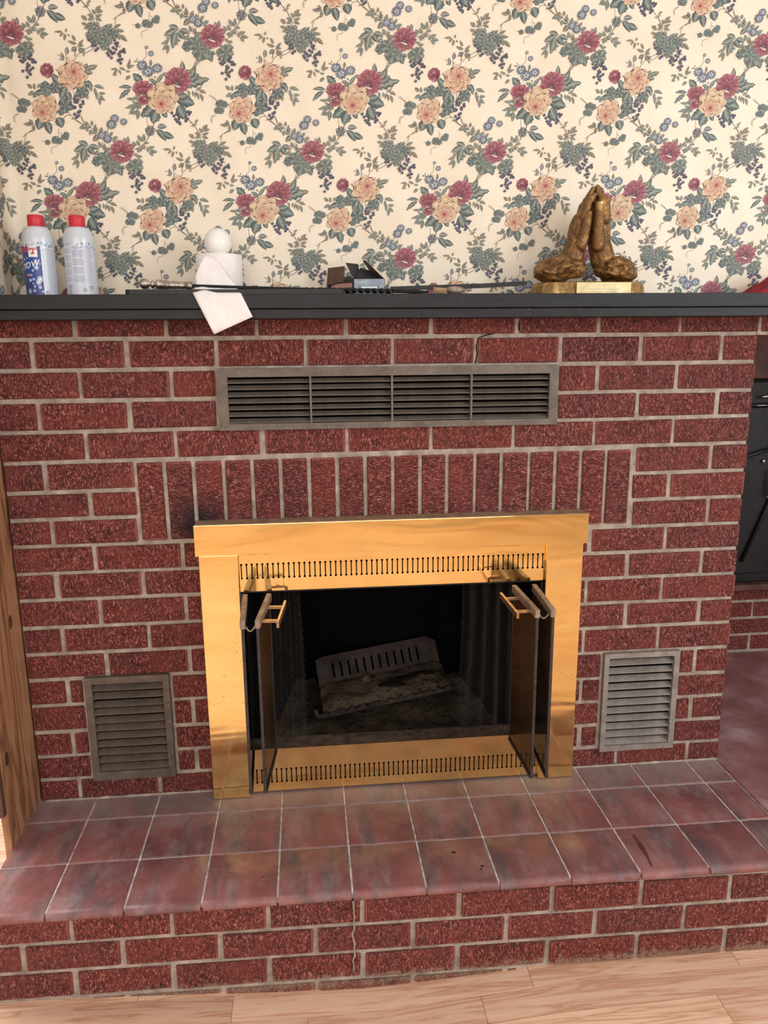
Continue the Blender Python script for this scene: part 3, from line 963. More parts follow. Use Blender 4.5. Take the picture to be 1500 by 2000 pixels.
# elements grouped so that those outside the papered area are dropped
SMIN, SMAX, ZMIN, ZMAX = -1.22, 1.35, 1.44, 2.27
elem_faces = {}
for f in PF:
    elem_faces.setdefault(PV[f[0]][2], []).append(f)
elem_box = {}
for L_, fs in elem_faces.items():
    ids = set(i for f in fs for i in f)
    elem_box[L_] = (min(PV[i][0] for i in ids), max(PV[i][0] for i in ids), min(PV[i][1] for i in ids), max(PV[i][1] for i in ids), sorted(ids))
for j in range(-5, 6):
    for i in range(-8, 9):
        ox_ = i * LX + (j % 2) * HX
        oz_ = -j * HZ + 0.0125 * (ox_)
        if cell_max_x + ox_ < SMIN or cell_min_x + ox_ > SMAX or cell_max_z + oz_ < ZMIN or cell_min_z + oz_ > ZMAX:
            continue
        for L_, fs in elem_faces.items():
            x0, x1, z0, z1, ids = elem_box[L_]
            if x1 + ox_ < SMIN or x0 + ox_ > SMAX or z0 + oz_ > ZMAX or z0 + oz_ < ZMIN:
                continue
            mp = {}
            off = 0.00015 + L_ * 0.0000022
            for q in ids:
                x, y = wrap(PV[q][0] + ox_, off)
                mp[q] = len(verts); verts.append((x, y, PV[q][1] + oz_)); colr.extend(PC[q])
            for f in fs:
                faces.append(tuple(mp[q] for q in f))
me = bpy.data.meshes.new('floral_print')
me.from_pydata(verts, [], faces)
ca = me.color_attributes.new('Col', 'FLOAT_COLOR', 'POINT')
ca.data.foreach_set('color', array.array('f', colr))
pr = link_mesh('floral_print', me, M['print'], wall_back)
tag(pr, 'printed roses, poppies, vine leaves and berries', kind='stuff')
print('print faces', len(faces), 'elements', NE)

# ------------------------------------------------------------ brick fireplace
fp = tag(empty('brick_fireplace', (0, 0, .2)), 'dark red textured brick fireplace wall with pale mortar and three grey vents', 'fireplace')


def U(o):
    return under(fp, o)


bm = bmesh.new()
YM = 0.0045
GT, GL, GR = (-.409, .401, 1.165, 1.308), (-.773, -.568, .280, .561), (.557, .764, .274, .557)
holes = [rect(-.385, .385, .232, .80)] + [rect(g[0] + .012, g[1] - .012, g[2] + .012, g[3] - .012) for g in (GT, GL, GR)]
bm_poly_holes(bm, rect(-.907, .901, .20, 1.44), holes, lambda x, z: (x, YM, z))
for a, b in (((-.907, YM), (-.907, .70)), ((.8995, YM), (.8995, .70))):
    f = bm.faces.new([bm.verts.new((a[0], a[1], .0)), bm.verts.new((b[0], b[1], .0)), bm.verts.new((b[0], b[1], 1.44)), bm.verts.new((a[0], a[1], 1.44))])
U(from_bm('mortar_bed', bm, M['mortar']))
# ducts behind the three vents
for g in (GT, GL, GR):
    bm = bmesh.new(); bm_box(bm, g[0] + .008, g[1] - .008, YM, .075, g[2] + .008, g[3] - .008)
    bm.faces.ensure_lookup_table()
    for f in [f for f in bm.faces if f.calc_center_median().y < YM + .001]:
        bm.faces.remove(f)
    bmesh.ops.reverse_faces(bm, faces=bm.faces)
    U(from_bm('duct', bm, M['duct']))


def brickw(*a, **k):
    o = add_brick(None, *a, **k)
    if o:
        under(fp, o)
    return o


def cut(intervals, a, b):
    out = []
    for x0, x1 in intervals:
        if x1 <= a or x0 >= b:
            out.append((x0, x1))
        else:
            if x0 < a: out.append((x0, a))
            if x1 > b: out.append((b, x1))
    return out


for r in range(1, 19):
    js = ([.704 - .2033 * k for k in range(8)] if r % 2 else [.812 - .2034 * k for k in range(9)])
    js = [.909] + [j + random.uniform(-.002, .002) for j in js] + [-.912]
    for x1, x0 in zip(js, js[1:]):
        iv = [(x0, x1)]
        if r in (6, 7, 8): iv = cut(iv, -.611, .602)
        if r >= 9: iv = cut(iv, -.455, .455)
        if r in (3, 4): iv = cut(iv, GT[0] - .002, GT[1] + .002)
        if 14 <= r <= 17:
            iv = cut(iv, GL[0] - .002, GL[1] + .002); iv = cut(iv, GR[0] - .002, GR[1] + .002)
        for a, b in iv:
            lo, hi = min(a, b), max(a, b)
            if hi - lo < .03: continue
            brickw(lo, hi, zj(r, lo), zj(r - 1, lo), zj(r, hi), zj(r - 1, hi), depth=.095 if hi > .9 else .055)
# soldier course
sx = [-.611, -.544, -.476, -.406, -.339, -.271, -.204, -.136, -.068, -.001, .066, .133, .202, .269, .338, .405, .470, .535, .602]
for a, b in zip(sx, sx[1:]):
    w = b - a - .0098
    o = link_mesh('brick', brick_mesh(.188, .055, round(w * 400) / 400), M['brick'])
    xm = (a + b) / 2
    zt_, zb_ = zj(5, xm) - .006, zj(8, xm) + .006
    o.location = (xm, random.uniform(-.0018, .001), (zt_ + zb_) / 2)
    o.rotation_euler = (0, PI / 2 + random.uniform(-.004, .004), 0)
    under(fp, o)
# return side at the right hand corner
for r in range(1, 19):
    ycuts = [.10, .20, .40, .60, .70] if r % 2 else [.10, .30, .50, .70]
    for a, b in zip(ycuts, ycuts[1:]):
        h = ZR[r - 1] - ZR[r] - .0105
        o = link_mesh('brick', brick_mesh(round((b - a - .0105) * 200) / 200, .055, round(h * 400) / 400), M['brick'])
        o.location = (.9045, (a + b) / 2, (ZR[r] + ZR[r - 1]) / 2); o.rotation_euler = (0, 0, PI / 2)
        under(fp, o)


# hairline cracks in the mortar
for pts_ in ([(.199, -.0008, 1.313), (.203, -.0008, 1.335), (.201, -.0008, 1.352), (.205, -.0008, 1.372), (.225, -.0008, 1.379), (.252, -.0006, 1.384), (.273, -.0006, 1.389)],
             [(.304, -.0008, 1.388), (.302, -.0008, 1.402), (.305, -.0008, 1.414)]):
    bm = bmesh.new(); bm_tube(bm, [(x, .0040, z) for x, y, z in pts_], .0014, 5)
    U(from_bm('crack', bm, M['duct']))


# vents
def grille(x0, x1, z0, z1, ix0, ix1, iz0, iz1, nslat, mull, label, yf=-.010, tilt=.62, depth=.017, gm=None):
    gm = gm or M['grille']
    g = empty('vent_grille', ((x0 + x1) / 2, yf, z0))
    tag(g, label, 'vent', 'louvred vents set in the brick wall')
    bm = bmesh.new()
    secs = [ix0] + mull + [ix1]
    hs = []
    for k in range(len(secs) - 1):
        a = secs[k] + (.0022 if k else 0); b = secs[k + 1] - (.0022 if k < len(secs) - 2 else 0)
        hs.append((a, b))
    bm_poly_holes(bm, rect(x0, x1, z0, z1), [rect(a, b, iz0, iz1) for a, b in hs], lambda x, z: (x, yf, z))
    ret = bmesh.ops.extrude_face_region(bm, geom=list(bm.faces))
    for v in [e for e in ret['geom'] if isinstance(e, bmesh.types.BMVert)]:
        v.co.y += .013
    bmesh.ops.recalc_face_normals(bm, faces=bm.faces)
    under(g, from_bm('frame', bm, gm))
    pitch = (iz1 - iz0) / nslat
    for a, b in hs:
        bm = bmesh.new(); W = b - a
        b2 = bmesh.new()
        n = 10
        rows = [[], [], [], []]
        for i in range(n + 1):
            x = -W / 2 + W * i / n
            for q, (yy, zz) in enumerate(((0, 0), (depth, depth * tilt), (depth, depth * tilt + .0016), (0, .0016))):
                rows[q].append(b2.verts.new((x, yy, zz)))
        for i in range(n):
            for q in range(4):
                b2.faces.new((rows[q][i], rows[q][i + 1], rows[(q + 1) % 4][i + 1], rows[(q + 1) % 4][i]))
        bmesh.ops.recalc_face_normals(b2, faces=b2.faces)
        me = bpy.data.meshes.new('slat'); b2.to_mesh(me); b2.free(); bm.free(); me.materials.append(gm)
        for k in range(nslat):
            o = bpy.data.objects.new('slat', me); COL.objects.link(o)
            o.location = ((a + b) / 2, yf + .0035, iz0 + pitch * k + .0015 + random.uniform(-.0004, .0004))
            o.rotation_euler = (random.uniform(-.05, .05), random.uniform(-.003, .003), 0)
            under(g, o)
    return g


grille(*GT, -.386, .379, 1.180, 1.288, 7, [-.195, -.003, .188], 'long grey metal vent with four louvred sections under the mantel', tilt=.55, depth=.014)
grille(*GL, -.756, -.584, .304, .544, 11, [], 'grey brown square louvred vent at lower left beside the wooden post', tilt=.60, depth=.016, gm=M['grille_brown'])
grille(*GR, .570, .749, .290, .543, 11, [], 'pale dusty grey square louvred vent at lower right of the brass surround', tilt=.60, depth=.016, gm=M['grille_pale'])

# firebox interior
bm = bmesh.new()
F0 = [(-.375, .0), (.375, .0)]
b0 = [bm.verts.new(p) for p in ((-.378, .006, .225), (.378, .006, .225), (.378, .006, .80), (-.378, .006, .80))]
b1 = [bm.verts.new(p) for p in ((-.27, .58, .225), (.27, .58, .225), (.27, .50, .92), (-.27, .50, .92))]
for i in range(4):
    bm.faces.new((b0[i], b0[(i + 1) % 4], b1[(i + 1) % 4], b1[i]))
bm.faces.new(b1)
bmesh.ops.recalc_face_normals(bm, faces=bm.faces)
U(from_bm('firebox', bm, M['soot']))
# ash bed
bm = bmesh.new(); nx, ny = 46, 34; g_ = []
for i in range(nx + 1):
    row = []
    for j in range(ny + 1):
        u, v = i / nx, j / ny
        y = .03 + v * .52
        hw = .37 - .10 * v
        x = -hw + 2 * hw * u
        z = .248 + .016 * noise.noise(Vector((x * 9, y * 9, 1))) + .007 * noise.noise(Vector((x * 40, y * 40, 5)))
        z += .05 * max(0, v - .6) * (1 + noise.noise(Vector((x * 6, 3, 2)))) + .012 * max(0, abs(u - .5) - .35) * 6
        row.append(bm.verts.new((x, y, z)))
    g_.append(row)
for i in range(nx):
    for j in range(ny):
        bm.faces.new((g_[i][j], g_[i + 1][j], g_[i + 1][j + 1], g_[i][j + 1]))
tag(from_bm('ash_bed', bm, M['ash'], smooth=True), 'grey brown ash covering the firebox floor', 'ash', kind='stuff')

# ------------------------------------------------------------ brass enclosure
en = tag(empty('fireplace_enclosure', (0, -.02, .23)), 'polished brass fireplace surround with open folding glass doors', 'fireplace screen')


def E_(o):
    return under(en, o)


def brass_box(name, x0, x1, y0, y1, z0, z1, m='brass', bev=.0012):
    return E_(box(name, M[m], x0, x1, y0, y1, z0, z1, None, bev, 2))


hd = brass_box('header', -.478, .477, -.052, .0, .8735, .9485)
E_(tag(box('header_ledge', M['ledge'], -.476, .475, -.049, -.001, .9485, .9497), 'dusty brown top ledge'))
brass_box('side_panel', -.471, -.379, -.046, -.0, .2295, .8725)
brass_box('side_panel', .376, .469, -.046, -.0, .2295, .8725)


def vent_panel(x0, x1, z0, z1, y, n, xa, xb, sz0, sz1, m):
    hs = []
    rw, rb = .0015, .0030
    for k in range(n):
        cx = xa + (xb - xa) * k / (n - 1)
        lp = []
        for i in range(7):
            a = -PI * .5 + .45 + (2 * PI - .9) * 0 + (PI * 2 - .9) * i / 6 - PI * 0
            a = -PI / 2 + .48 + (2 * PI - .96) * i / 6
            lp.append((cx + rb * math.cos(a), sz1 + rb * math.sin(a)))
        for i in range(7):
            a = PI / 2 + .48 + (2 * PI - .96) * i / 6
            lp.append((cx + rb * math.cos(a), sz0 + rb * math.sin(a)))
        hs.append(lp)
    bm = bmesh.new()
    bm_poly_holes(bm, rect(x0, x1, z0, z1), hs, lambda x, z: (x, y, z))
    ret = bmesh.ops.extrude_face_region(bm, geom=list(bm.faces))
    for v in [e for e in ret['geom'] if isinstance(e, bmesh.types.BMVert)]:
        v.co.y += .002
    bmesh.ops.recalc_face_normals(bm, faces=bm.faces)
    return E_(from_bm('vent_panel', bm, M[m]))


vent_panel(-.3785, .3755, .777, .8725, -.034, 60, -.3735, .3705, .8105, .8445, 'brass')
vent_panel(-.3785, .3755, .2335, .352, -.030, 60, -.3735, .3705, .259, .294, 'brass_dull')
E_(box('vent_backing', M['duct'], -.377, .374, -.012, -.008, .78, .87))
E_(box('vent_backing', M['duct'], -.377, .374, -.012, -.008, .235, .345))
E_(tag(box('sill_channel', M['sill'], -.377, .375, -.029, .03, .346, .3515, None, .001), 'dark sooty sill ledge'))
E_(box('top_channel', M['black_iron'], -.377, .375, -.03, .03, .772, .7765))
E_(box('inner_jamb', M['black_iron'], -.377, -.371, -.03, .02, .352, .775))
E_(box('inner_jamb', M['black_iron'], .369, .375, -.03, .02, .352, .775))
# small screw on the upper vent panel
bm = bmesh.new(); bm_lathe(bm, [(0, .0022), (.003, .0018), (.0042, 0)], 14, Matrix.Translation((-.288, -.034, .7925)) @ Matrix.Rotation(PI / 2, 4, 'X'))
E_(from_bm('screw', bm, M['brass_dull'], smooth=True))


def door_panel(xb, yb, xf, yf, handle=0):
    """leaf of a folding door from (xb,yb) at the back to (xf,yf) in front"""
    d = Vector((xf - xb, yf - yb, 0)); L = d.length; ang = math.atan2(d.y, d.x)
    mt = Matrix.Translation((xb, yb, 0)) @ Matrix.Rotation(ang, 4, 'Z')
    bm = bmesh.new()
    bm_box(bm, 0, L, -.0058, .0058, .757, .776, .001)
    bm_box(bm, .001, L - .001, -.0048, .0048, .357, .364, .0008, 1, 1)
    bm_box(bm, L - .004, L - .0005, -.0034, .0034, .364, .757, .0006, 1, 1)
    bm_box(bm, .0005, .003, -.0030, .0030, .364, .757, .0006, 1, 1)
    bmesh.ops.transform(bm, matrix=mt, verts=bm.verts)
    dr = E_(tag(from_bm('door', bm, [M['bronze'], M['edge_dark']]), 'dusty bronze framed folding glass door leaf'))
    bm = bmesh.new(); bm_box(bm, .003, L - .004, -.0016, .0016, .363, .758)
    bmesh.ops.transform(bm, matrix=mt, verts=bm.verts)
    gl = from_bm('glass', bm, M['glass']); gl.parent = dr
    if handle:
        bm = bmesh.new(); s = handle
        bm_box(bm, .035, L - .008, s * .043 - .003, s * .043 + .003, .755, .770, .0008)
        for c_ in (.062, L - .035):
            a, b = sorted((s * .0058, s * .043))
            bm_box(bm, c_ - .003, c_ + .003, a, b, .759, .765)
        bmesh.ops.transform(bm, matrix=mt, verts=bm.verts)
        h = from_bm('handle', bm, M['handle']); h.parent = dr
    return dr


door_panel(-.366, -.050, -.358, -.236)
door_panel(-.309, -.050, -.326, -.236, handle=1)
door_panel(.343, -.060, .332, -.246)
door_panel(.292, -.060, .296, -.246, handle=-1)
# spring clips that join each pair of leaves at the front
for a, b in ((-.352, -.332), (.303, .326)):
    bm = bmesh.new()
    bm_tube(bm, [(a + (b - a) * t / 8, -.232, .762 - .011 * math.sin(PI * t / 8)) for t in range(9)], .0022, 6)
    E_(from_bm('hinge_clip', bm, M['bronze'], smooth=True))


# pleated wire mesh curtains
def curtain(x0, x1, y0, phase):
    bm = bmesh.new(); z0, z1 = .262, .772
    wdt = x1 - x0
    arc = wdt * 1.9

    def P(s, z):
        t = s / arc
        spread = 1 + .10 * math.sin((z - z0) * 7 + phase)
        cx = (x0 + x1) / 2
        x = cx + (t - .5) * wdt * spread
        y = y0 + .013 * math.sin(t * 2 * PI * 4 + phase + .6 * math.sin(z * 6))
        return Vector((x, y, z))
    step = .0088
    H = z1 - z0
    for sgn in (1, -1):
        n = int((arc + H) / step)
        for k in range(n):
            c0 = k * step
            pts = []
            m = 0
            s0 = c0 if sgn > 0 else arc - c0
            q = 0
            # line s = s0 - sgn*(z-z0)
            zz = 0.0
            while zz <= H:
                s = s0 - sgn * zz
                if 0 <= s <= arc:
                    p = P(s, z0 + zz)
                    pts.append(p)
                zz += .0062
            if len(pts) < 2:
                continue
            prevv = None
            r = .00042
            for p in pts:
                vs = (bm.verts.new(p + Vector((r, -r * .5, 0))), bm.verts.new(p + Vector((-r, -r * .5, 0))), bm.verts.new(p + Vector((0, r, 0))))
                if prevv:
                    for i in range(3):
                        bm.faces.new((prevv[i], prevv[(i + 1) % 3], vs[(i + 1) % 3], vs[i]))
                prevv = vs
    o = from_bm('mesh_curtain', bm, M['wire']); tag(o, kind='stuff')
    return E_(o)


curtain(-.335, -.232, .045, .4)
curtain(.178, .330, .045, 1.7)
bm = bmesh.new(); bm_tube(bm, [(-.372, .045, .770), (.37, .045, .770)], .003, 8)
E_(from_bm('curtain_rod', bm, M['black_iron']))

# ------------------------------------------------------------ grate and burnt wood
gt = tag(empty('fire_grate', (0, .35, .27)), 'grey iron fire grate with a slotted back plate tilted in the firebox', 'fire grate')
ax, az = Vector((.395, .080, .030)), None
O = Vector((-.192, .405, .308))
upv = Vector((-.012, .050, .078))
bm = bmesh.new()
nsl = 12
hs = []
for k in range(nsl):
    u = .13 + .70 * k / (nsl - 1)
    hs.append([(u - .008, .22), (u + .008, .22), (u + .008, .72), (u - .008, .72)])
outer = [(0, 0), (1, 0), (1, .80), (.93, 1), (.07, 1), (0, .92)]


def P3(u, v):
    return O + ax * u + upv * v


bm_poly_holes(bm, outer, hs, lambda x, z: P3(x, z))
ret = bmesh.ops.extrude_face_region(bm, geom=list(bm.faces))
for v in [e for e in ret['geom'] if isinstance(e, bmesh.types.BMVert)]:
    v.co += Vector((0, .006, -.002))
bmesh.ops.recalc_face_normals(bm, faces=bm.faces)
under(gt, from_bm('back_plate', bm, M['iron']))
# bed bars with scalloped front lip
fwd = Vector((.008, -.165, -.012))
for k in range(11):
    u = .02 + .96 * k / 10
    a = O + ax * u; b = a + fwd
    bm = bmesh.new(); bm_tube(bm, [a, (a + b) / 2 + Vector((0, 0, -.004)), b, b + Vector((0, -.008, .012))], .0055, 6)
    under(gt, from_bm('bar', bm, M['iron'], smooth=True))
bm = bmesh.new()
pts, rad = [], []
for k in range(61):
    u = k / 60
    pts.append(O + ax * (u * 1.06 - .03) + fwd + Vector((0, -.004, .002 * math.sin(u * 2 * PI * 14)))); rad.append(.0075 + .0022 * math.sin(u * 2 * PI * 14))
bm_tube(bm, pts, rad, 8)
bm_tube(bm, [pts[0], pts[0] + Vector((-.006, 0, .006)), pts[0] + Vector((-.012, .002, .024))], .007, 8)
under(gt, from_bm('front_lip', bm, M['iron'], smooth=True))
for u, v in ((.06, .2), (.94, .2)):
    a = O + ax * u + fwd * v
    bm = bmesh.new(); bm_tube(bm, [a, (a.x, a.y, .245)], .006, 6)
    under(gt, from_bm('leg', bm, M['iron']))
# ash crust on the grate
bm = bmesh.new(); g_ = []
for i in range(31):
    row = []
    for j in range(15):
        u, v = i / 30, j / 14
        p = O + ax * u + fwd * (v * .96)
        e = min(u, 1 - u, v, 1 - v)
        p.z += .004 + .012 * min(1, e * 9) + .010 * noise.noise(Vector((p.x * 22, p.y * 22, 0)))
        row.append(bm.verts.new(p))
    g_.append(row)
for i in range(30):
    for j in range(14):
        bm.faces.new((g_[i][j], g_[i][j + 1], g_[i + 1][j + 1], g_[i + 1][j]))
tag(from_bm('ash_crust', bm, M['ash'], smooth=True), 'pale ash crust lying on the grate bars', 'ash', kind='stuff')


def lump(name, m, loc, sx_, sy_, sz_, seed, label, cat, sub=3, amp=.35, group=None):
    bm = bmesh.new(); bmesh.ops.create_icosphere(bm, subdivisions=sub, radius=1)
    for v in bm.verts:
        n_ = noise.noise(v.co * 1.6 + Vector((seed, 0, 0))) + .5 * noise.noise(v.co * 4 + Vector((0, seed, 0)))
        v.co *= 1 + amp * n_
        v.co.x *= sx_; v.co.y *= sy_; v.co.z *= sz_
    o = from_bm(name, bm, m, smooth=True, loc=loc)
    return tag(o, label, cat, group)


lump('charred_log', M['char'], (.10, .385, .335), .085, .020, .013, 3, 'black charred stick lying across the right of the grate', 'firewood').rotation_euler = (0, -.05, .28)
lump('charred_log', M['char'], (.03, .34, .333), .05, .014, .010, 8, 'small burnt piece of wood in the middle of the grate', 'firewood').rotation_euler = (0, 0, -.1)
lump('cinder', M['ash'], (-.045, .395, .337), .016, .013, .012, 5, 'pale round cinder at the foot of the slotted plate', 'cinder', 2)

# ------------------------------------------------------------ hearth
he = tag(empty('raised_hearth', (0, -.2, 0)), 'raised hearth with red quarry tile top and brick front', 'hearth')


def H_(o):
    return under(he, o)


SK = -0.0109
bm = bmesh.new()
yf = -.4135
for x0, x1, y0, y1, z0, z1 in ((-.913, 2.1, yf, -.30, -.05, .215),):
    vs = []
    for x, y in ((x0, yf + SK * x0), (x1, yf + SK * x1)):
        vs.append((bm.verts.new((x, y, -.05)), bm.verts.new((x, y, .2115))))
    bm.faces.new((vs[0][0], vs[1][0], vs[1][1], vs[0][1]))
    l0, l1 = bm.verts.new((x0, .0, -.05)), bm.verts.new((x0, .0, .2115))
    bm.faces.new((vs[0][0], vs[0][1], l1, l0))
H_(from_bm('mortar_bed', bm, M['mortar']))
HZL = [.2185, .1525, .0855, .0165, -.0515]
HZR = [.2030, .1315, .0625, -.0045, -.0725]


def hz(j, x):
    t = (x + .87) / 1.66
    return HZL[j] + (HZR[j] - HZL[j]) * t


HJ = {0: [-.912, -.724, -.518, -.318, -.119, .091, .297, .498, .704, .910, 1.11, 1.31, 1.51, 1.71, 1.91],
      1: [-.912, -.825, -.623, -.421, -.220, -.009, .196, .398, .602, .806, 1.01, 1.21, 1.41, 1.61, 1.81, 2.0],
      2: [-.912, -.725, -.523, -.320, -.119, .089, .291, .496, .704, .910, 1.11, 1.31, 1.51, 1.71, 1.91],
      3: [-.912, -.825, -.623, -.421, -.220, -.009, .196, .398]}
for r, js in HJ.items():
    for x0, x1 in zip(js, js[1:]):
        xm = (x0 + x1) / 2
        o = add_brick(None, x0, x1, hz(r + 1, x0), hz(r, x0), hz(r + 1, x1), hz(r, x1), y=-.4185 + SK * xm, depth=.055)
        if o: under(he, o)
# mortar crack running down the middle of the hearth front
bm = bmesh.new()
cr = random.Random(5)
pts = [(-.139 + cr.uniform(-.003, .003), -.4180, .205 - .0135 * k) for k in range(14)]
bm_tube(bm, pts, [.0016 + cr.uniform(0, .0014) for _ in pts], 6)
H_(tag(from_bm('mortar_crack', bm, M['mortar'], smooth=True), 'wobbly raised line of mortar down the hearth front'))

# grout bed and tiles
bm = bmesh.new()
bm_box(bm, -.9145, .8935, -.414, 0.004, .2100, .2250)
for v in bm.verts:
    if v.co.y < -.2: v.co.y += SK * v.co.x
H_(from_bm('grout_bed', bm, M['grout']))
TX = [-.915, -.770, -.612, -.454, -.297, -.139, .019, .177, .335, .493, .650, .808, .893]
TY = [.004, -.1035, -.2655, -.4275]
G = .0022
for i in range(len(TX) - 1):
    for j in range(3):
        x0, x1 = TX[i] + G, TX[i + 1] - G
        y1, y0 = TY[j] - G, TY[j + 1] + G
        if j == 0: y1 = TY[0]
        if i == 0: x0 = TX[0]
        xm, ym = (x0 + x1) / 2, (y0 + y1) / 2
        bm = bmesh.new()
        if j == 2:   # bullnose edge
            prof = [(y1, .212), (y1, .2268), (y1 - .001, .2274), (y0 + .014, .2274)]
            for k in range(1, 7):
                a = PI / 2 * k / 6
                prof.append((y0 + .014 - .014 * math.sin(a), .2134 + .014 * math.cos(a)))
            prof += [(y0 + .0005, .2105), (y0 + .010, .2100)]
            rows = [[bm.verts.new((x, y, z)) for y, z in prof] for x in (x0, x0 + .0012, x1 - .0012, x1)]
            for ri in (0, 3):
                for v in rows[ri]: v.co.z -= .0010 if v.co.z > .215 else 0
            for a, b in zip(rows, rows[1:]):
                for k in range(len(prof) - 1):
                    bm.faces.new((a[k], b[k], b[k + 1], a[k + 1]))
            bm.faces.new(rows[0]); bm.faces.new(rows[-1][::-1])
            bmesh.ops.recalc_face_normals(bm, faces=bm.faces)
        else:
            bm_box(bm, x0, x1, y0, y1, .212, .2274, .0014, 1)
        for v in bm.verts:
            v.co.x -= xm; v.co.y -= ym; v.co.z -= .22
            v.co.z += random.uniform(-.0002, .0002)
        o = from_bm('tile', bm, M['tile'])
        if j == 2:
            for p in o.data.polygons: p.use_smooth = True
            o.data.shade_auto_smooth if False else None
        o.location = (xm, ym + SK * xm, .22 + random.uniform(-.0004, .0004))
        o.rotation_euler = (0, 0, random.uniform(-.003, .003))
        under(he, o)
# brown drip and black specks on the tiles, thin as paint
st_m = simple('dried_brown_stain', (96, 50, 48), .4); sp_m = simple('black_speck', (26, 18, 18), .6)
bm = bmesh.new()
lft, rgt = [], []
for k in range(13):
    t = k / 12; y = -.300 - .112 * t; w = .0060 * (.35 + .65 * math.sin(PI * min(1, t * 1.2 + .08))); xx = .529 - .006 * t + .0035 * math.sin(t * 3)
    lft.append(bm.verts.new((xx - w, y, .2280))); rgt.append(bm.verts.new((xx + w, y, .2280)))
for k in range(12): bm.faces.new((lft[k], rgt[k], rgt[k + 1], lft[k + 1]))
H_(tag(from_bm('stain', bm, st_m), 'brown drip stain'))
for (x, y, r) in ((.098, -.315, .0032), (.152, -.368, .0026), (.147, -.378, .0018), (-.33, -.35, .0015)):
    bm = bmesh.new()
    c0 = bm.verts.new((x, y, .2282)); ring = [bm.verts.new((x + r * 1.4 * math.cos(a * PI / 4), y + r * (1 + .3 * (a % 2)) * math.sin(a * PI / 4), .2279)) for a in range(8)]
    for a in range(8): bm.faces.new((c0, ring[a], ring[(a + 1) % 8]))
    H_(from_bm('speck', bm, sp_m))
# spilled mortar along the foot of the brick wall
bm = bmesh.new()
cr = random.Random(9)
for (xa, xb) in ((-.90, -.475), (.475, .898)):
    bm = bmesh.new()
    n = 60; pts = []; rad = []
    for k in range(n + 1):
        x = xa + (xb - xa) * k / n
        pts.append((x, -.003, .2275)); rad.append(.0035 + .003 * abs(noise.noise(Vector((x * 30, 1, 2)))))
    bm_tube(bm, pts, rad, 6)
    H_(from_bm('mortar_bead', bm, M['mortar'], smooth=True))

# concrete slab to the right, level with the tiles
bm = bmesh.new()
bm_box(bm, .8975, 2.39, -.422, .695, .2115, .2262, .002)
for v in bm.verts:
    if v.co.y < -.2: v.co.y += SK * v.co.x
tag(from_bm('concrete_slab', bm, M['concrete']), 'worn red painted concrete slab beside the hearth tiles', 'slab')

# ------------------------------------------------------------ alcove at the right
al = tag(empty('brick_alcove', (1.6, .7, .2)), 'shadowed brick alcove wall beyond the right corner', 'brick wall')
bm = bmesh.new()
bm_poly_holes(bm, rect(.90, 2.38, .20, 1.44), [], lambda x, z: (x, .7045, z))
under(al, from_bm('mortar_bed', bm, M['mortar']))
AZ = [.228, .293, .358, .423, .488]
for r in range(4):
    off = 0 if r % 2 else .10
    x = .90 + off - .2
    while x < 2.18:
        x0, x1 = max(x, .90), x + .203
        if x1 - x0 > .04:
            o = add_brick(None, x0, x1, AZ[r], AZ[r + 1], AZ[r], AZ[r + 1], y=.70)
            if o: under(al, o)
        x += .203
for r in range(4, 18):
    z0 = .488 + (r - 4) * .066
    x = 1.455 + (.10 if r % 2 else 0)
    if r % 2:
        o = add_brick(None, 1.455, x, z0, z0 + .066, z0, z0 + .066, y=.70)
        if o: under(al, o)
    while x < 2.18:
        o = add_brick(None, x, x + .203, z0, z0 + .066, z0, z0 + .066, y=.70)
        if o: under(al, o)
        x += .203
under(al, box('ledge', M['header'], .905, 2.3, .62, .70, .490, .512, None, .004))
under(al, box('lintel', M['header'], .905, 2.39, .60, .72, 1.235, 1.44, None, .004))
# brick course that carries on over the alcove under the mantel
for k in range(7):
    x0 = .909 + .203 * k
    o = add_brick(None, x0, x0 + .203, 1.378, 1.445, 1.378, 1.445, y=0.0)
    if o: under(al, o)
under(al, box('course_mortar', M['mortar'], .903, 2.39, .005, .055, 1.374, 1.443))

sd = tag(empty('iron_oven', (1.2, .62, .52)), 'black iron oven door with hinges set into the alcove wall', 'oven')
bm = bmesh.new()
bm_box(bm, .93, 1.437, .655, .70, .512, 1.232, .004)
under(sd, from_bm('frame', bm, M['stove']))
bm = bmesh.new()
bm_box(bm, .95, 1.398, .632, .656, .552, 1.14, .004)
under(sd, from_bm('door', bm, M['stove']))
under(sd, box('flue_plate', M['stove'], .95, 1.42, .640, .656, 1.150, 1.225, None, .003))
bm = bmesh.new(); bm_tube(bm, [(1.30, .625, .60), (1.375, .622, .80), (1.40, .625, .875)], .006, 8)
under(sd, from_bm('lever', bm, M['stove'], smooth=True))
bm = bmesh.new(); bm_tube(bm, [(1.22, .626, .955), (1.41, .624, 1.01)], .007, 8)
under(sd, from_bm('brace', bm, M['stove'], smooth=True))
bm = bmesh.new(); bm_lathe(bm, [(0, .012), (.006, .010), (.008, 0)], 14, Matrix.Translation((1.345, .631, .955)) @ Matrix.Rotation(PI / 2, 4, 'X'))
under(sd, from_bm('bolt', bm, M['chrome'], smooth=True))
bm = bmesh.new()
hp = []
for k in range(60):
    a = k * .9
    hp.append((1.372 + .009 * math.cos(a), .610 + .009 * math.sin(a), .925 - .0016 * k))
bm_tube(bm, hp, .0022, 5)
under(sd, tag(from_bm('spring_handle', bm, M['chrome'], smooth=True), 'coiled chrome door handle'))
bm = bmesh.new(); bm_tube(bm, [(1.31, .628, 1.172), (1.33, .62, 1.176), (1.36, .628, 1.172)], .004, 6); bm_tube(bm, [(1.30, .63, 1.145), (1.37, .63, 1.145)], .0016, 6)
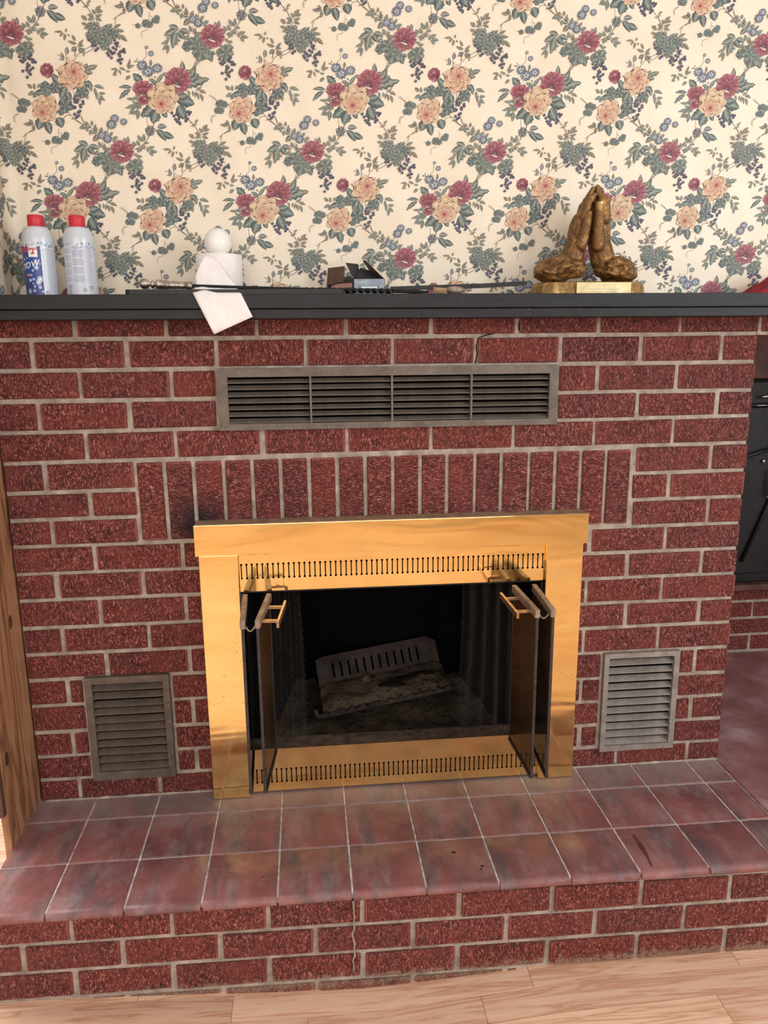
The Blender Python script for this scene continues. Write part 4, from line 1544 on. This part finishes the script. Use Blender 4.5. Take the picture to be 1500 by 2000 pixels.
under(sd, from_bm('latch', bm, M['chrome'], smooth=True))

# ------------------------------------------------------------ wooden post at the left
po = tag(empty('wooden_post', (-.92, -.1, .0)), 'knotty brown oak door jamb board standing left of the bricks', 'post')
under(po, box('board', M['oak'], -.929, -.9125, -.190, .06, .015, 1.43, None, .001))
under(po, tag(box('stop_strip', M['oak_dark'], -.940, -.9155, -.206, -.190, .318, 1.43, None, .001), 'darker brown strip nailed on the edge'))
for z, y in ((.905, -.135), (.73, -.05), (.44, -.16)):
    bm = bmesh.new()
    bm_lathe(bm, [(0, .0012), (.007, .001), (.011, 0)], 14, Matrix.Translation((-.9125, y, z)) @ Matrix.Rotation(PI / 2, 4, 'Y') @ Matrix.Diagonal((1.6, 1, 1, 1)))
    under(po, from_bm('knot', bm, M['oak_dark'], smooth=True))

# ------------------------------------------------------------ mantel
mt = tag(empty('mantel_shelf', (0, -.02, 1.43)), 'long black painted wooden mantel shelf above the bricks', 'mantel')
under(mt, box('shelf_board', M['mantel'], -.904, 2.39, -.100, .10, 1.4375, 1.4680, None, .0018, 2))
under(mt, box('apron', M['mantel'], -.904, 2.39, -.093, -.004, 1.4165, 1.4365, None, .0015, 2))
ZM = 1.468


# ------------------------------------------------------------ lettering helper
def text_verts(body, size, bold=False, shear=0.0):
    cu = bpy.data.curves.new('txt', 'FONT'); cu.body = body; cu.size = size; cu.shear = shear
    cu.align_x = 'LEFT'; cu.resolution_u = 3
    if bold: cu.offset = size * .025
    ob = bpy.data.objects.new('txt', cu); COL.objects.link(ob)
    dg = bpy.context.evaluated_depsgraph_get(); dg.update()
    me = bpy.data.meshes.new_from_object(ob.evaluated_get(dg))
    vs = [tuple(v.co) for v in me.vertices]; fs = [tuple(p.vertices) for p in me.polygons]
    bpy.data.objects.remove(ob); bpy.data.curves.remove(cu); bpy.data.meshes.remove(me)
    return vs, fs


class Print:
    """flat print collected in a surface's own s,z coordinates, then placed with a mapping"""
    def __init__(self, fmap):
        self.v, self.f, self.c, self.m, self.k = [], [], [], fmap, 0

    def poly(self, pts, fs, col, lift=0.0):
        self.k += 1; b = len(self.v); cl = lin(col)
        for s, z in pts:
            self.v.append(self.m(s, z, lift + .00015 + self.k * .000004)); self.c.extend(cl)
        for f in fs: self.f.append(tuple(b + i for i in f))

    def rect(self, s0, s1, z0, z1, col, n=None):
        n = n or max(1, int(abs(s1 - s0) / .003))
        pts = []
        for i in range(n + 1):
            s = s0 + (s1 - s0) * i / n; pts += [(s, z0), (s, z1)]
        self.poly(pts, [(2 * i, 2 * i + 2, 2 * i + 3, 2 * i + 1) for i in range(n)], col)

    def disc(self, s, z, r, col, n=12):
        self.poly([(s, z)] + [(s + r * math.cos(2 * PI * i / n), z + r * math.sin(2 * PI * i / n)) for i in range(n)],
                  [(0, 1 + i, 1 + (i + 1) % n) for i in range(n)], col)

    def flake(self, s, z, r, col, arms=8):
        for k in range(arms):
            a = 2 * PI * k / arms + .2; w = r * .11; ca, sa = math.cos(a), math.sin(a)
            self.poly([(s - sa * w, z + ca * w), (s + sa * w, z - ca * w), (s + r * ca + sa * w, z + r * sa - ca * w), (s + r * ca - sa * w, z + r * sa + ca * w)], [(0, 1, 2, 3)], col)
            self.disc(s + r * .9 * ca, z + r * .9 * sa, r * .16, col, 6)

    def text(self, body, s, z, size, col, bold=False, shear=0.0, rot=0.0):
        vs, fs = text_verts(body, size, bold, shear)
        ca, sa = math.cos(rot), math.sin(rot)
        self.poly([(s + x * ca - y * sa, z + x * sa + y * ca) for x, y, _ in vs], fs, col, .0005)

    def build(self, name, m, parent):
        me = bpy.data.meshes.new(name); me.from_pydata(self.v, [], self.f)
        a = me.color_attributes.new('Col', 'FLOAT_COLOR', 'POINT'); a.data.foreach_set('color', array.array('f', self.c))
        o = link_mesh(name, me, m); o.parent = parent
        return o


# ------------------------------------------------------------ spray cans
def can(x, y, label):
    c = tag(empty('spray_can', (x, y, ZM)), label, 'spray can', 'spray cans on the mantel')
    bm = bmesh.new()
    prof = [(0, .0), (.031, .0), (.0332, .0015), (.0332, .003), (.0328, .005), (.0328, .113)]
    for k in range(1, 9):
        a = PI / 2 * k / 8
        prof.append((.0185 + .0143 * math.cos(a), .113 + .034 * math.sin(a)))
    prof += [(.0172, .1475), (0, .1475)]
    bm_lathe(bm, prof, 48)
    b = from_bm('body', bm, M['can_white'], smooth=True); b.parent = c
    bm = bmesh.new()
    bm_lathe(bm, [(.0165, .1462), (.0172, .147), (.0170, .1695), (.0160, .1712), (0, .1716)], 40)
    k_ = from_bm('cap', bm, M['cap_red'], smooth=True); k_.parent = c; tag(k_, 'red plastic cap')
    return c


RCAN = .0328


def cyl(s, z, off):
    a = -PI / 2 + s / RCAN
    return ((RCAN + off) * math.cos(a), (RCAN + off) * math.sin(a), z)


def shoulder_frost(P, seed):
    rr_ = random.Random(seed)
    for k in range(70):
        P.disc(rr_.uniform(-.05, .05), .1125 - abs(rr_.gauss(0, .006)), rr_.uniform(.0008, .0022), rr_.choice([(160, 174, 200), (226, 230, 238), (136, 154, 190)]), 7)


c1 = can(-.779, .0, 'white spray can with blue snowflake label and price sticker, leftmost on the mantel')
P = Print(cyl)
P.rect(-.062, .0135, .004, .104, (48, 74, 140)); P.rect(-.040, .0135, .055, .085, (44, 82, 156)); P.rect(-.062, .0135, .004, .030, (50, 66, 126))
P.rect(-.062, -.014, .092, .107, (164, 70, 100))
P.rect(.0135, .0158, .004, .107, (232, 232, 238))
for k in range(26):
    P.rect(.018, .046, .008 + .0036 * k, .0095 + .0036 * k, (170, 172, 188))
P.rect(-.0125, .0065, .082, .1055, (236, 232, 222))
P.text('$', -.0115, .096, .0085, (176, 34, 48), True); P.text('2', -.0068, .0885, .017, (176, 34, 48), True); P.text('50', .0005, .0965, .0075, (176, 34, 48), True)
P.text('Snow', -.0475, .052, .026, (236, 234, 240), False, .35, .22)
P.rect(-.023, -.008, .0425, .0470, (206, 160, 170))
P.text('spray', -.0215, .0432, .0045, (120, 50, 80))
for s, z, r in ((.002, .074, .0034), (-.006, .054, .0030), (-.014, .034, .004), (-.006, .036, .0032), (-.008, .027, .0024), (.006, .019, .0038), (-.005, .021, .003), (-.022, .068, .003), (-.028, .078, .003), (.011, .010, .003), (-.018, .080, .002)):
    P.disc(s, z, r, (150, 164, 204)); P.disc(s, z, r * .55, (196, 204, 226))
P.flake(.002, .0600, .0052, (226, 232, 244)); P.flake(.0075, .036, .0066, (222, 228, 240), 10); P.flake(.0035, .029, .0060, (214, 220, 236), 9); P.flake(-.018, .011, .006, (186, 194, 220), 9)
P.flake(-.006, .012, .0042, (196, 202, 226)); P.flake(.0095, .068, .003, (160, 186, 230), 6)
P.disc(.021, .0085, .0038, (60, 60, 74)); P.disc(.021, .0085, .0026, (206, 206, 214))
shoulder_frost(P, 1)
P.build('label', M['label'], c1)

c2 = can(-.6935, .004, 'white spray can turned to its small print back label, right of the blue one')
P = Print(cyl)
P.rect(-.050, .050, .004, .107, (204, 206, 216))
rr = random.Random(4)
for k in range(31):
    z = .028 + .0025 * k
    cx = (178, 178, 200) if k % 6 else (228, 228, 234)
    P.rect(-.030 + rr.uniform(0, .004), -.010 - rr.uniform(0, .006), z, z + .0012, cx, 6)
    P.rect(-.0075, .016 - rr.uniform(0, .003), z, z + .0012, (150, 152, 182) if k % 7 else (214, 214, 224), 8)
    P.rect(.018, .036 - rr.uniform(0, .006), z, z + .0012, (172, 174, 194), 6)
P.rect(-.0088, -.0082, .024, .104, (236, 236, 240))
for k in range(5): P.rect(-.024, -.014 - rr.uniform(0, .004), .006 + .004 * k, .0075 + .004 * k, (120, 120, 134), 3)
P.rect(.022, .034, .006, .0235, (222, 222, 226))
for k in range(14): P.rect(.0225, .0335, .0065 + .0012 * k, .0065 + .0012 * k + rr.uniform(.0003, .0008), (70, 70, 80), 3)
for k in range(3):
    a = 2 * PI * k / 3 + .5
    P.poly([(.0135 + .0042 * math.cos(a), .014 + .0042 * math.sin(a)), (.0135 + .0042 * math.cos(a + 1.5), .014 + .0042 * math.sin(a + 1.5)),
            (.0135 + .0025 * math.cos(a + 1.5), .014 + .0025 * math.sin(a + 1.5)), (.0135 + .0025 * math.cos(a), .014 + .0025 * math.sin(a))], [(0, 1, 2, 3)], (70, 72, 86))
shoulder_frost(P, 2)
P.build('label', M['label'], c2)

# ------------------------------------------------------------ tissue roll and globe
tr = tag(empty('paper_roll', (-.393, .018, ZM)), 'white tissue roll standing on end with a loose sheet hanging over the mantel edge', 'tissue roll')
bm = bmesh.new()
bm_lathe(bm, [(.020, .0), (.050, .0), (.0515, .002), (.0515, .0895), (.050, .0915), (.021, .0915), (.020, .09), (.020, 0)], 64)
for v in bm.verts:
    a = math.atan2(v.co.y, v.co.x)
    if v.co.xy.length > .045: v.co.xy *= 1 + .010 * noise.noise(Vector((a * 2, v.co.z * 20, 0)))
r_ = from_bm('roll', bm, M['paper'], smooth=True); r_.parent = tr
# loose sheet: leaves the roll on its left, crosses the shelf and hangs down in front
bm = bmesh.new()
NX, NY = 14, 26
tl = [Vector((-.405, -.028, 1.5555)), Vector((-.352, -.022, 1.545))]
rows = []
path = [(-.4165, -.404, -.0395, 1.553), (-.428, -.385, -.0430, 1.535), (-.4395, -.370, -.046, 1.510), (-.440, -.352, -.052, 1.490), (-.442, -.345, -.066, 1.4745), (-.4405, -.341, -.092, 1.4705), (-.4385, -.3375, -.1025, 1.4685),
        (-.4315, -.3335, -.1040, 1.456), (-.421, -.327, -.1055, 1.436), (-.4095, -.3195, -.1080, 1.409)]
botL, botR = Vector((-.3985, -.111, 1.384)), Vector((-.3145, -.111, 1.420))
for k, (xa, xb, y, z) in enumerate(path):
    row = []
    for i in range(NX + 1):
        t = i / NX
        x = xa + (xb - xa) * t
        zz = z; yy = y
        if k >= 7:
            f = (k - 6) / 3.0
            L = Vector((-.4385, -.1025, 1.4685)).lerp(botL, f / 1.18); R = Vector((-.3375, -.1025, 1.4685)).lerp(botR, f / 1.18)
            p = L.lerp(R, t); x, zz = p.x, p.z; yy = p.y
        if 4 <= k <= 6:
            zz += .0055 * math.exp(-((t - .25) / .16) ** 2)
        yy += .0022 * noise.noise(Vector((x * 60, zz * 60, 3)))
        row.append(bm.verts.new((x, yy, zz)))
    rows.append(row)
rows.append([bm.verts.new(botL.lerp(botR, i / NX) + Vector((0, .002 * math.sin(i), 0))) for i in range(NX + 1)])
for a, b in zip(rows, rows[1:]):
    for i in range(NX):
        bm.faces.new((a[i], a[i + 1], b[i + 1], b[i]))
o = from_bm('loose_sheet', bm, M['paper'], smooth=True); under(tr, o)
sd_ = o.modifiers.new('thickness', 'SOLIDIFY'); sd_.thickness = .0005
gb = tag(empty('glass_globe', (-.393, .018, ZM + .0915)), 'white glossy glass ball resting on top of the tissue roll', 'ball')
bm = bmesh.new()
prof = [(0, -.004), (.019, -.004), (.0205, .0), (.0195, .003)]
for k in range(0, 17):
    a = -PI / 2 + .62 + (PI - .62) * k / 16
    prof.append((.0308 * math.cos(a) if k < 16 else 0, .0275 + .0308 * math.sin(a)))
bm_lathe(bm, prof, 48)
o = from_bm('bulb', bm, M['opal'], smooth=True); o.parent = gb

# ------------------------------------------------------------ carton
ct = tag(empty('small_carton', (-.08, .02, ZM)), 'small open black and silver carton with raised flaps', 'box')


def quadp(name, pts, m, th=.0009, smooth=False, parent=ct):
    bm = bmesh.new(); vs = [bm.verts.new(p) for p in pts]; bm.faces.new(vs)
    o = from_bm(name, bm, m); under(parent, o)
    s = o.modifiers.new('thickness', 'SOLIDIFY'); s.thickness = th
    return o


A_, B_ = (-.088, .0), (-.018, -.006)
C_, D_ = (-.148, .052), (-.078, .075)
zb, zt = ZM + .0004, ZM + .038
Z3 = lambda p, z: (p[0], p[1], z)
quadp('panel', [Z3(A_, zb), Z3(B_, zb), Z3(B_, zt), Z3(A_, zt)], simple('silver_carton', (112, 122, 134), .35, .4, .15, 30))
quadp('panel', [Z3(C_, zb), Z3(A_, zb), Z3(A_, zt), Z3(C_, zt)], M['card_dark'])
quadp('panel', [Z3(B_, zb), Z3(D_, zb), Z3(D_, zt), Z3(B_, zt)], M['card_dark'])
quadp('panel', [Z3(D_, zb), Z3(C_, zb), Z3(C_, zt), Z3(D_, zt)], M['card_dark'])
quadp('panel', [Z3(A_, zb), Z3(B_, zb), Z3(D_, zb), Z3(C_, zb)], M['card_brown'])
quadp('flap', [(-.150, .048, zt - .010), (-.112, .020, zt - .004), (-.108, .024, zt + .031), (-.146, .052, zt + .029)], M['card_brown'])
quadp('flap', [(-.146, .045, zt - .012), (-.088, .004, zt), (-.094, .030, zt + .010), (-.136, .058, zt + .002)], M['card_dark'])
quadp('flap', [(-.088, .004, zt), (-.072, .030, zt), (-.076, .030, zt + .036), (-.106, .010, zt + .037)], M['card_dark'])
quadp('flap', [(-.086, .010, zt), (-.022, .004, zt), (-.040, .035, zt + .020), (-.072, .035, zt + .028)], M['card_dark'])
quadp('flap', [(-.018, -.005, zt), (-.030, .060, zt), (-.064, .045, zt + .046), (-.060, .012, zt + .042)], M['card_brown'])


def planar(a, b, nrm):
    d = (Vector((b[0], b[1], 0)) - Vector((a[0], a[1], 0))).normalized()

    def f(s, z, off):
        p = Vector((a[0], a[1], 0)) + d * s + Vector(nrm) * (off + .0008)
        return (p.x, p.y, z)
    return f


P = Print(planar(C_, A_, Vector((-.052, -.060, 0)).normalized()))
P.rect(.012, .074, ZM + .020, ZM + .030, (178, 128, 120)); P.rect(.012, .074, ZM + .008, ZM + .0185, (110, 112, 92))
P.text('HEAT', .046, ZM + .009, .010, (214, 206, 196), True)
o = P.build('print', M['label'], None); under(ct, o)
P = Print(planar(A_, B_, Vector((-.006, -.07, 0)).normalized()))
P.rect(.005, .030, ZM + .031, ZM + .0322, (200, 206, 214)); P.rect(.005, .022, ZM + .028, ZM + .0292, (180, 188, 198))
P.rect(.012, .056, ZM + .012, ZM + .0225, (60, 62, 70)); P.rect(.015, .053, ZM + .013, ZM + .0215, (224, 228, 232)); P.rect(.020, .048, ZM + .013, ZM + .018, (140, 134, 132))
o = P.build('print', M['label'], None); under(ct, o)

# ------------------------------------------------------------ fire tools
pk = tag(empty('fire_poker', (-.45, -.055, ZM)), 'black iron poker with twisted shaft and ornate silver handle', 'poker')
bm = bmesh.new()
prof = [(0, -.0115)] + [(.0112 * math.sin(PI * k / 12), -.0112 * math.cos(PI * k / 12)) for k in range(1, 11)]
prof += [(.0050, .0115), (.0045, .0135), (.0085, .0155), (.0088, .019), (.0050, .0215), (.0052, .0235), (.0098, .026), (.0100, .031), (.0090, .040), (.0092, .046), (.0082, .054), (.0085, .062),
         (.0076, .070), (.0078, .080), (.0070, .088), (.0088, .090), (.0090, .100), (.0072, .102), (0, .103)]
hm = Matrix.Translation((-.5475, -.055, ZM + .0245)) @ Matrix.Rotation(PI / 2 + .045, 4, 'Y')
bm_lathe(bm, prof, 24, hm)
under(pk, from_bm('handle', bm, M['silver'], smooth=True))
bm = bmesh.new()
bm_tube(bm, [(-.447, -.055, ZM + .0195), (-.33, -.058, ZM + .0155), (-.20, -.062, ZM + .0115)], .0042, 8)
n = 90
tw = []
for k in range(n + 1):
    t = k / n; x = -.20 + .195 * t
    a = t * 2 * PI * 3.2
    tw.append([bm.verts.new((x, -.062 + .0058 * math.cos(a + q * PI / 2), ZM + .0105 - .003 * t + .0058 * math.sin(a + q * PI / 2))) for q in range(4)])
for a, b in zip(tw, tw[1:]):
    for q in range(4): bm.faces.new((a[q], a[(q + 1) % 4], b[(q + 1) % 4], b[q]))
bm.faces.new(tw[0][::-1]); bm.faces.new(tw[-1])
bm_tube(bm, [(-.005, -.062, ZM + .0075), (.04, -.064, ZM + .006), (.075, -.060, ZM + .0055)], [.0045, .0042, .003], 8)
under(pk, from_bm('shaft', bm, M['black_iron']))

fb = tag(empty('flat_iron_bar', (-.4, -.075, ZM)), 'flat black iron bar with a rounded end lying under the poker', 'iron bar')
bm = bmesh.new(); b2 = bmesh.new()
outl = []
for k in range(9):
    a = PI / 2 + PI * k / 8
    outl.append((-.574 + .010 * math.cos(a), -.078 + .010 * math.sin(a)))
outl += [(-.12, -.088), (-.12, -.068)]
vs0 = [bm.verts.new((x, y, ZM + .0005)) for x, y in outl]; vs1 = [bm.verts.new((x, y, ZM + .0105)) for x, y in outl]
bm.faces.new(vs0[::-1]); bm.faces.new(vs1)
for i in range(len(outl)):
    j = (i + 1) % len(outl); bm.faces.new((vs0[i], vs0[j], vs1[j], vs1[i]))
bmesh.ops.recalc_face_normals(bm, faces=bm.faces); b2.free()
o = from_bm('bar', bm, M['black_iron']); under(fb, o)

br = tag(empty('hearth_brush', (.14, -.04, ZM)), 'black handled hearth brush with straw bristles leaning on its beige head', 'brush')
bm = bmesh.new()
pts = [(-.01, -.052, ZM + .0135), (.10, -.050, ZM + .0165), (.20, -.048, ZM + .0195), (.29, -.046, ZM + .0245), (.303, -.046, ZM + .0250)]
tw = []
for (x, y, z), hh in zip(pts, (.0042, .0046, .0048, .0046, .0036)):
    tw.append([bm.verts.new(p) for p in ((x, y - .005, z - hh), (x, y + .005, z - hh), (x, y + .005, z + hh), (x, y - .005, z + hh))])
for a, b in zip(tw, tw[1:]):
    for q in range(4): bm.faces.new((a[q], a[(q + 1) % 4], b[(q + 1) % 4], b[q]))
bm.faces.new(tw[0][::-1]); bm.faces.new(tw[-1]); bmesh.ops.recalc_face_normals(bm, faces=bm.faces)
under(br, from_bm('handle', bm, M['black_iron']))
bm = bmesh.new()
bm_lathe(bm, [(0, -.004), (.006, -.003), (.0078, .004), (.0085, .016), (.0078, .024), (.005, .036), (0, .040)], 20,
         Matrix.Translation((.118, -.068, ZM + .0088)) @ Matrix.Rotation(PI / 2, 4, 'Y') @ Matrix.Diagonal((1, 1.4, 1, 1)))
under(br, from_bm('ferrule', bm, M['ferrule'], smooth=True))
bm = bmesh.new(); cr = random.Random(2)
for k in range(170):
    a = cr.uniform(0, 2 * PI); q = cr.random() ** .5
    y = q * math.cos(a) * .009; z = q * math.sin(a) * .0062
    bm_tube(bm, [(.117, -.068 + y * .8, ZM + .0082 + z * .8), (.103, -.068 + y * 1.1, ZM + .0080 + z), (.088 + cr.uniform(-.004, .003), -.068 + y * 1.4, ZM + .0078 + z * 1.1)], .00035, 3, caps=False)
o = from_bm('bristles', bm, M['bristle']); o['kind'] = 'stuff'; under(br, o)

# ------------------------------------------------------------ praying hands statue
st = tag(empty('praying_hands_statue', (.455, .0, ZM)), 'gilded bronze praying hands sculpture on a rough base with a plaque', 'sculpture')


def capsule(bm, a, b, ra, rb, seg=14):
    a, b = Vector(a), Vector(b); d = b - a; n = 5
    pts, rr_ = [], []
    u = d.normalized()
    for k in range(4): t = k / 3; pts.append(a - u * ra * math.cos(t * PI / 2) * .98); rr_.append(max(.0006, ra * math.sin(t * PI / 2)))
    for k in range(1, n): pts.append(a + d * k / n); rr_.append(ra + (rb - ra) * k / n)
    for k in range(4): t = k / 3; pts.append(b + u * rb * math.sin(t * PI / 2) * .98); rr_.append(max(.0006, rb * math.cos(t * PI / 2)))
    bm_tube(bm, pts, rr_, seg)


def ell(bm, c, r, rot=(0, 0, 0), amp=.12, seed=0, sub=4):
    b = bmesh.new(); bmesh.ops.create_icosphere(b, subdivisions=sub, radius=1)
    for v in b.verts:
        k = 1 + amp * (noise.noise(v.co * 1.5 + Vector((seed, 0, 0))) + .6 * noise.noise(v.co * 3.5 + Vector((0, seed, 0))))
        v.co *= k; v.co.x *= r[0]; v.co.y *= r[1]; v.co.z *= r[2]
    from mathutils import Euler
    append(bm, b, 0, Matrix.Translation(c) @ Euler(rot).to_matrix().to_4x4())


bm = bmesh.new()
# sleeves / wrists
ell(bm, (.396, -.004, 1.528), (.056, .044, .030), (0, -.06, 0), .28, 1)
ell(bm, (.374, .004, 1.522), (.038, .042, .028), (0, .1, 0), .15, 4)
ell(bm, (.530, -.002, 1.524), (.045, .043, .029), (0, .12, 0), .30, 7)
ell(bm, (.552, .004, 1.526), (.024, .038, .026), (0, .1, 0), .2, 9)
for pts_ in (((.422, 1.545, .029), (.4370, 1.590, .0228), (.4410, 1.626, .0188), (.4490, 1.655, .0118)),
             ((.502, 1.545, .029), (.4895, 1.590, .0265), (.4872, 1.640, .0255), (.4862, 1.666, .0225))):
    for (xa, za, ra), (xb, zb_, rb_) in zip(pts_, pts_[1:]):
        capsule(bm, (xa, .004, za), (xb, .006, zb_), ra, rb_)
ell(bm, (.4385, .012, 1.610), (.0200, .034, .046), (0, .06, 0), .06, 2)
ell(bm, (.4872, .012, 1.618), (.0255, .034, .054), (0, -.02, 0), .06, 3)
# four fingers of each hand, unequal, meeting at the tips
for q, (yy, tip, rr_) in enumerate(((-.016, 1.698, .0078), (-.001, 1.714, .0082), (.014, 1.709, .0080), (.028, 1.690, .0068))):
    capsule(bm, (.4455, yy, 1.640), (.4525, yy, 1.672), rr_ * 1.30, rr_ * 1.10)
    capsule(bm, (.4525, yy, 1.672), (.4668, yy * .9, tip - .008), rr_ * 1.10, rr_ * .66)
    capsule(bm, (.4920, yy, 1.640), (.4905, yy, 1.676), rr_ * 1.9, rr_ * 1.6)
    capsule(bm, (.4905, yy, 1.676), (.4775, yy * .9, tip - .005), rr_ * 1.6, rr_ * .75)
# thumbs lying against the front of the palms
capsule(bm, (.4400, -.016, 1.580), (.4480, -.0235, 1.626), .0135, .0105)
capsule(bm, (.4480, -.0235, 1.626), (.4525, -.022, 1.648), .0105, .0080)
capsule(bm, (.4790, -.018, 1.580), (.4745, -.0275, 1.632), .0150, .0118)
capsule(bm, (.4745, -.0275, 1.632), (.4740, -.0290, 1.666), .0115, .0092)
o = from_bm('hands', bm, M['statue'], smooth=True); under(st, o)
rm = o.modifiers.new('fuse', 'REMESH'); rm.mode = 'VOXEL'; rm.voxel_size = .0014; rm.use_smooth_shade = True
sm = o.modifiers.new('soften', 'SMOOTH'); sm.factor = .5; sm.iterations = 3
# thumb nail
bm = bmesh.new(); ell(bm, (.4752, -.0378, 1.668), (.0040, .0018, .0060), (.15, 0, 0), 0, 0, 2)
under(st, tag(from_bm('thumb_nail', bm, M['plaque'], smooth=True), 'bright worn thumb nail'))
# chipped base
bm = bmesh.new()
outl = [(.328, .0), (.345, -.036), (.365, -.050), (.425, -.054), (.552, -.054), (.575, -.046), (.592, -.030), (.594, .02), (.57, .055), (.36, .055), (.335, .03)]
lv = [(0.0, 1.0), (.008, 1.0), (.020, .985), (.026, .955), (.028, .90)]
rings = []
for z, s in lv:
    ring = []
    for i, (x, y) in enumerate(outl):
        x2, y2 = outl[(i + 1) % len(outl)]
        for t in (0, .25, .5, .75):
            px, py = x + (x2 - x) * t, y + (y2 - y) * t
            nn = .0022 * noise.noise(Vector((px * 90, py * 90, z * 120))) if z > 0 else 0
            ring.append(bm.verts.new((.461 + (px - .461) * (s + nn * 3), py * s + nn, ZM + .0004 + z + nn * .6 * (z > .001))))
    rings.append(ring)
for a, b in zip(rings, rings[1:]):
    for i in range(len(a)):
        j = (i + 1) % len(a); bm.faces.new((a[i], a[j], b[j], b[i]))
bm.faces.new(rings[0][::-1]); bm.faces.new(rings[-1])
bmesh.ops.recalc_face_normals(bm, faces=bm.faces)
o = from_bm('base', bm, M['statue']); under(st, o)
# plaque with its three engraved lines
pl = box('plaque', M['plaque'], .418, .5475, -.0590, -.0555, ZM + .0006, ZM + .0262, None, .0005); under(st, pl)
tag(pl, 'pale brass plaque with three engraved lines')
P = Print(lambda s, z, off: (s, -.0590 - off, z))
P.text('Your Name Co', .4585, ZM + .0175, .0085, (244, 236, 208), False, .3)
P.text('Outreach Life Plan Party Team', .4450, ZM + .0100, .0062, (240, 230, 202), True, .2)
P.text('2nd District Award, June 16 1984', .4500, ZM + .0042, .0048, (240, 230, 202), True)
o = P.build('inscription', M['label'], None); o.parent = pl

# ------------------------------------------------------------ red cloth
cl = bmesh.new()
NXc, NYc = 34, 18
rows = []
for i in range(NXc + 1):
    row = []
    for j in range(NYc + 1):
        u, v = i / NXc, j / NYc
        x = .868 + .20 * u; y = -.06 + .125 * v
        h = math.sin(PI * min(1, u * .9)) ** .8 * math.sin(PI * v) ** .6 * .055
        h += .008 * noise.noise(Vector((x * 40, y * 40, 1))) * min(1, u * 6) * math.sin(PI * v)
        row.append(cl.verts.new((x, y, ZM + .0012 + max(0, h))))
    rows.append(row)
for i in range(NXc):
    for j in range(NYc):
        cl.faces.new((rows[i][j], rows[i + 1][j], rows[i + 1][j + 1], rows[i][j + 1]))
bmesh.ops.recalc_face_normals(cl, faces=cl.faces)
o = tag(from_bm('red_cloth', cl, M['red_cloth'], smooth=True), 'crumpled red cloth at the right end of the mantel', 'cloth')

# orange cord end on the hall floor at the far left
bm = bmesh.new()
bm_tube(bm, [(-1.35, .30, .024), (-1.20, .34, .024), (-1.165, .33, .026), (-1.155, .30, .024), (-1.19, .27, .024), (-1.3, .22, .024)], .003, 6)
tag(from_bm('thin_cord', bm, simple('pale_orange_cord', (206, 150, 110), .6), smooth=True), 'thin pale orange cord on the floor beyond the wooden post', 'cord')
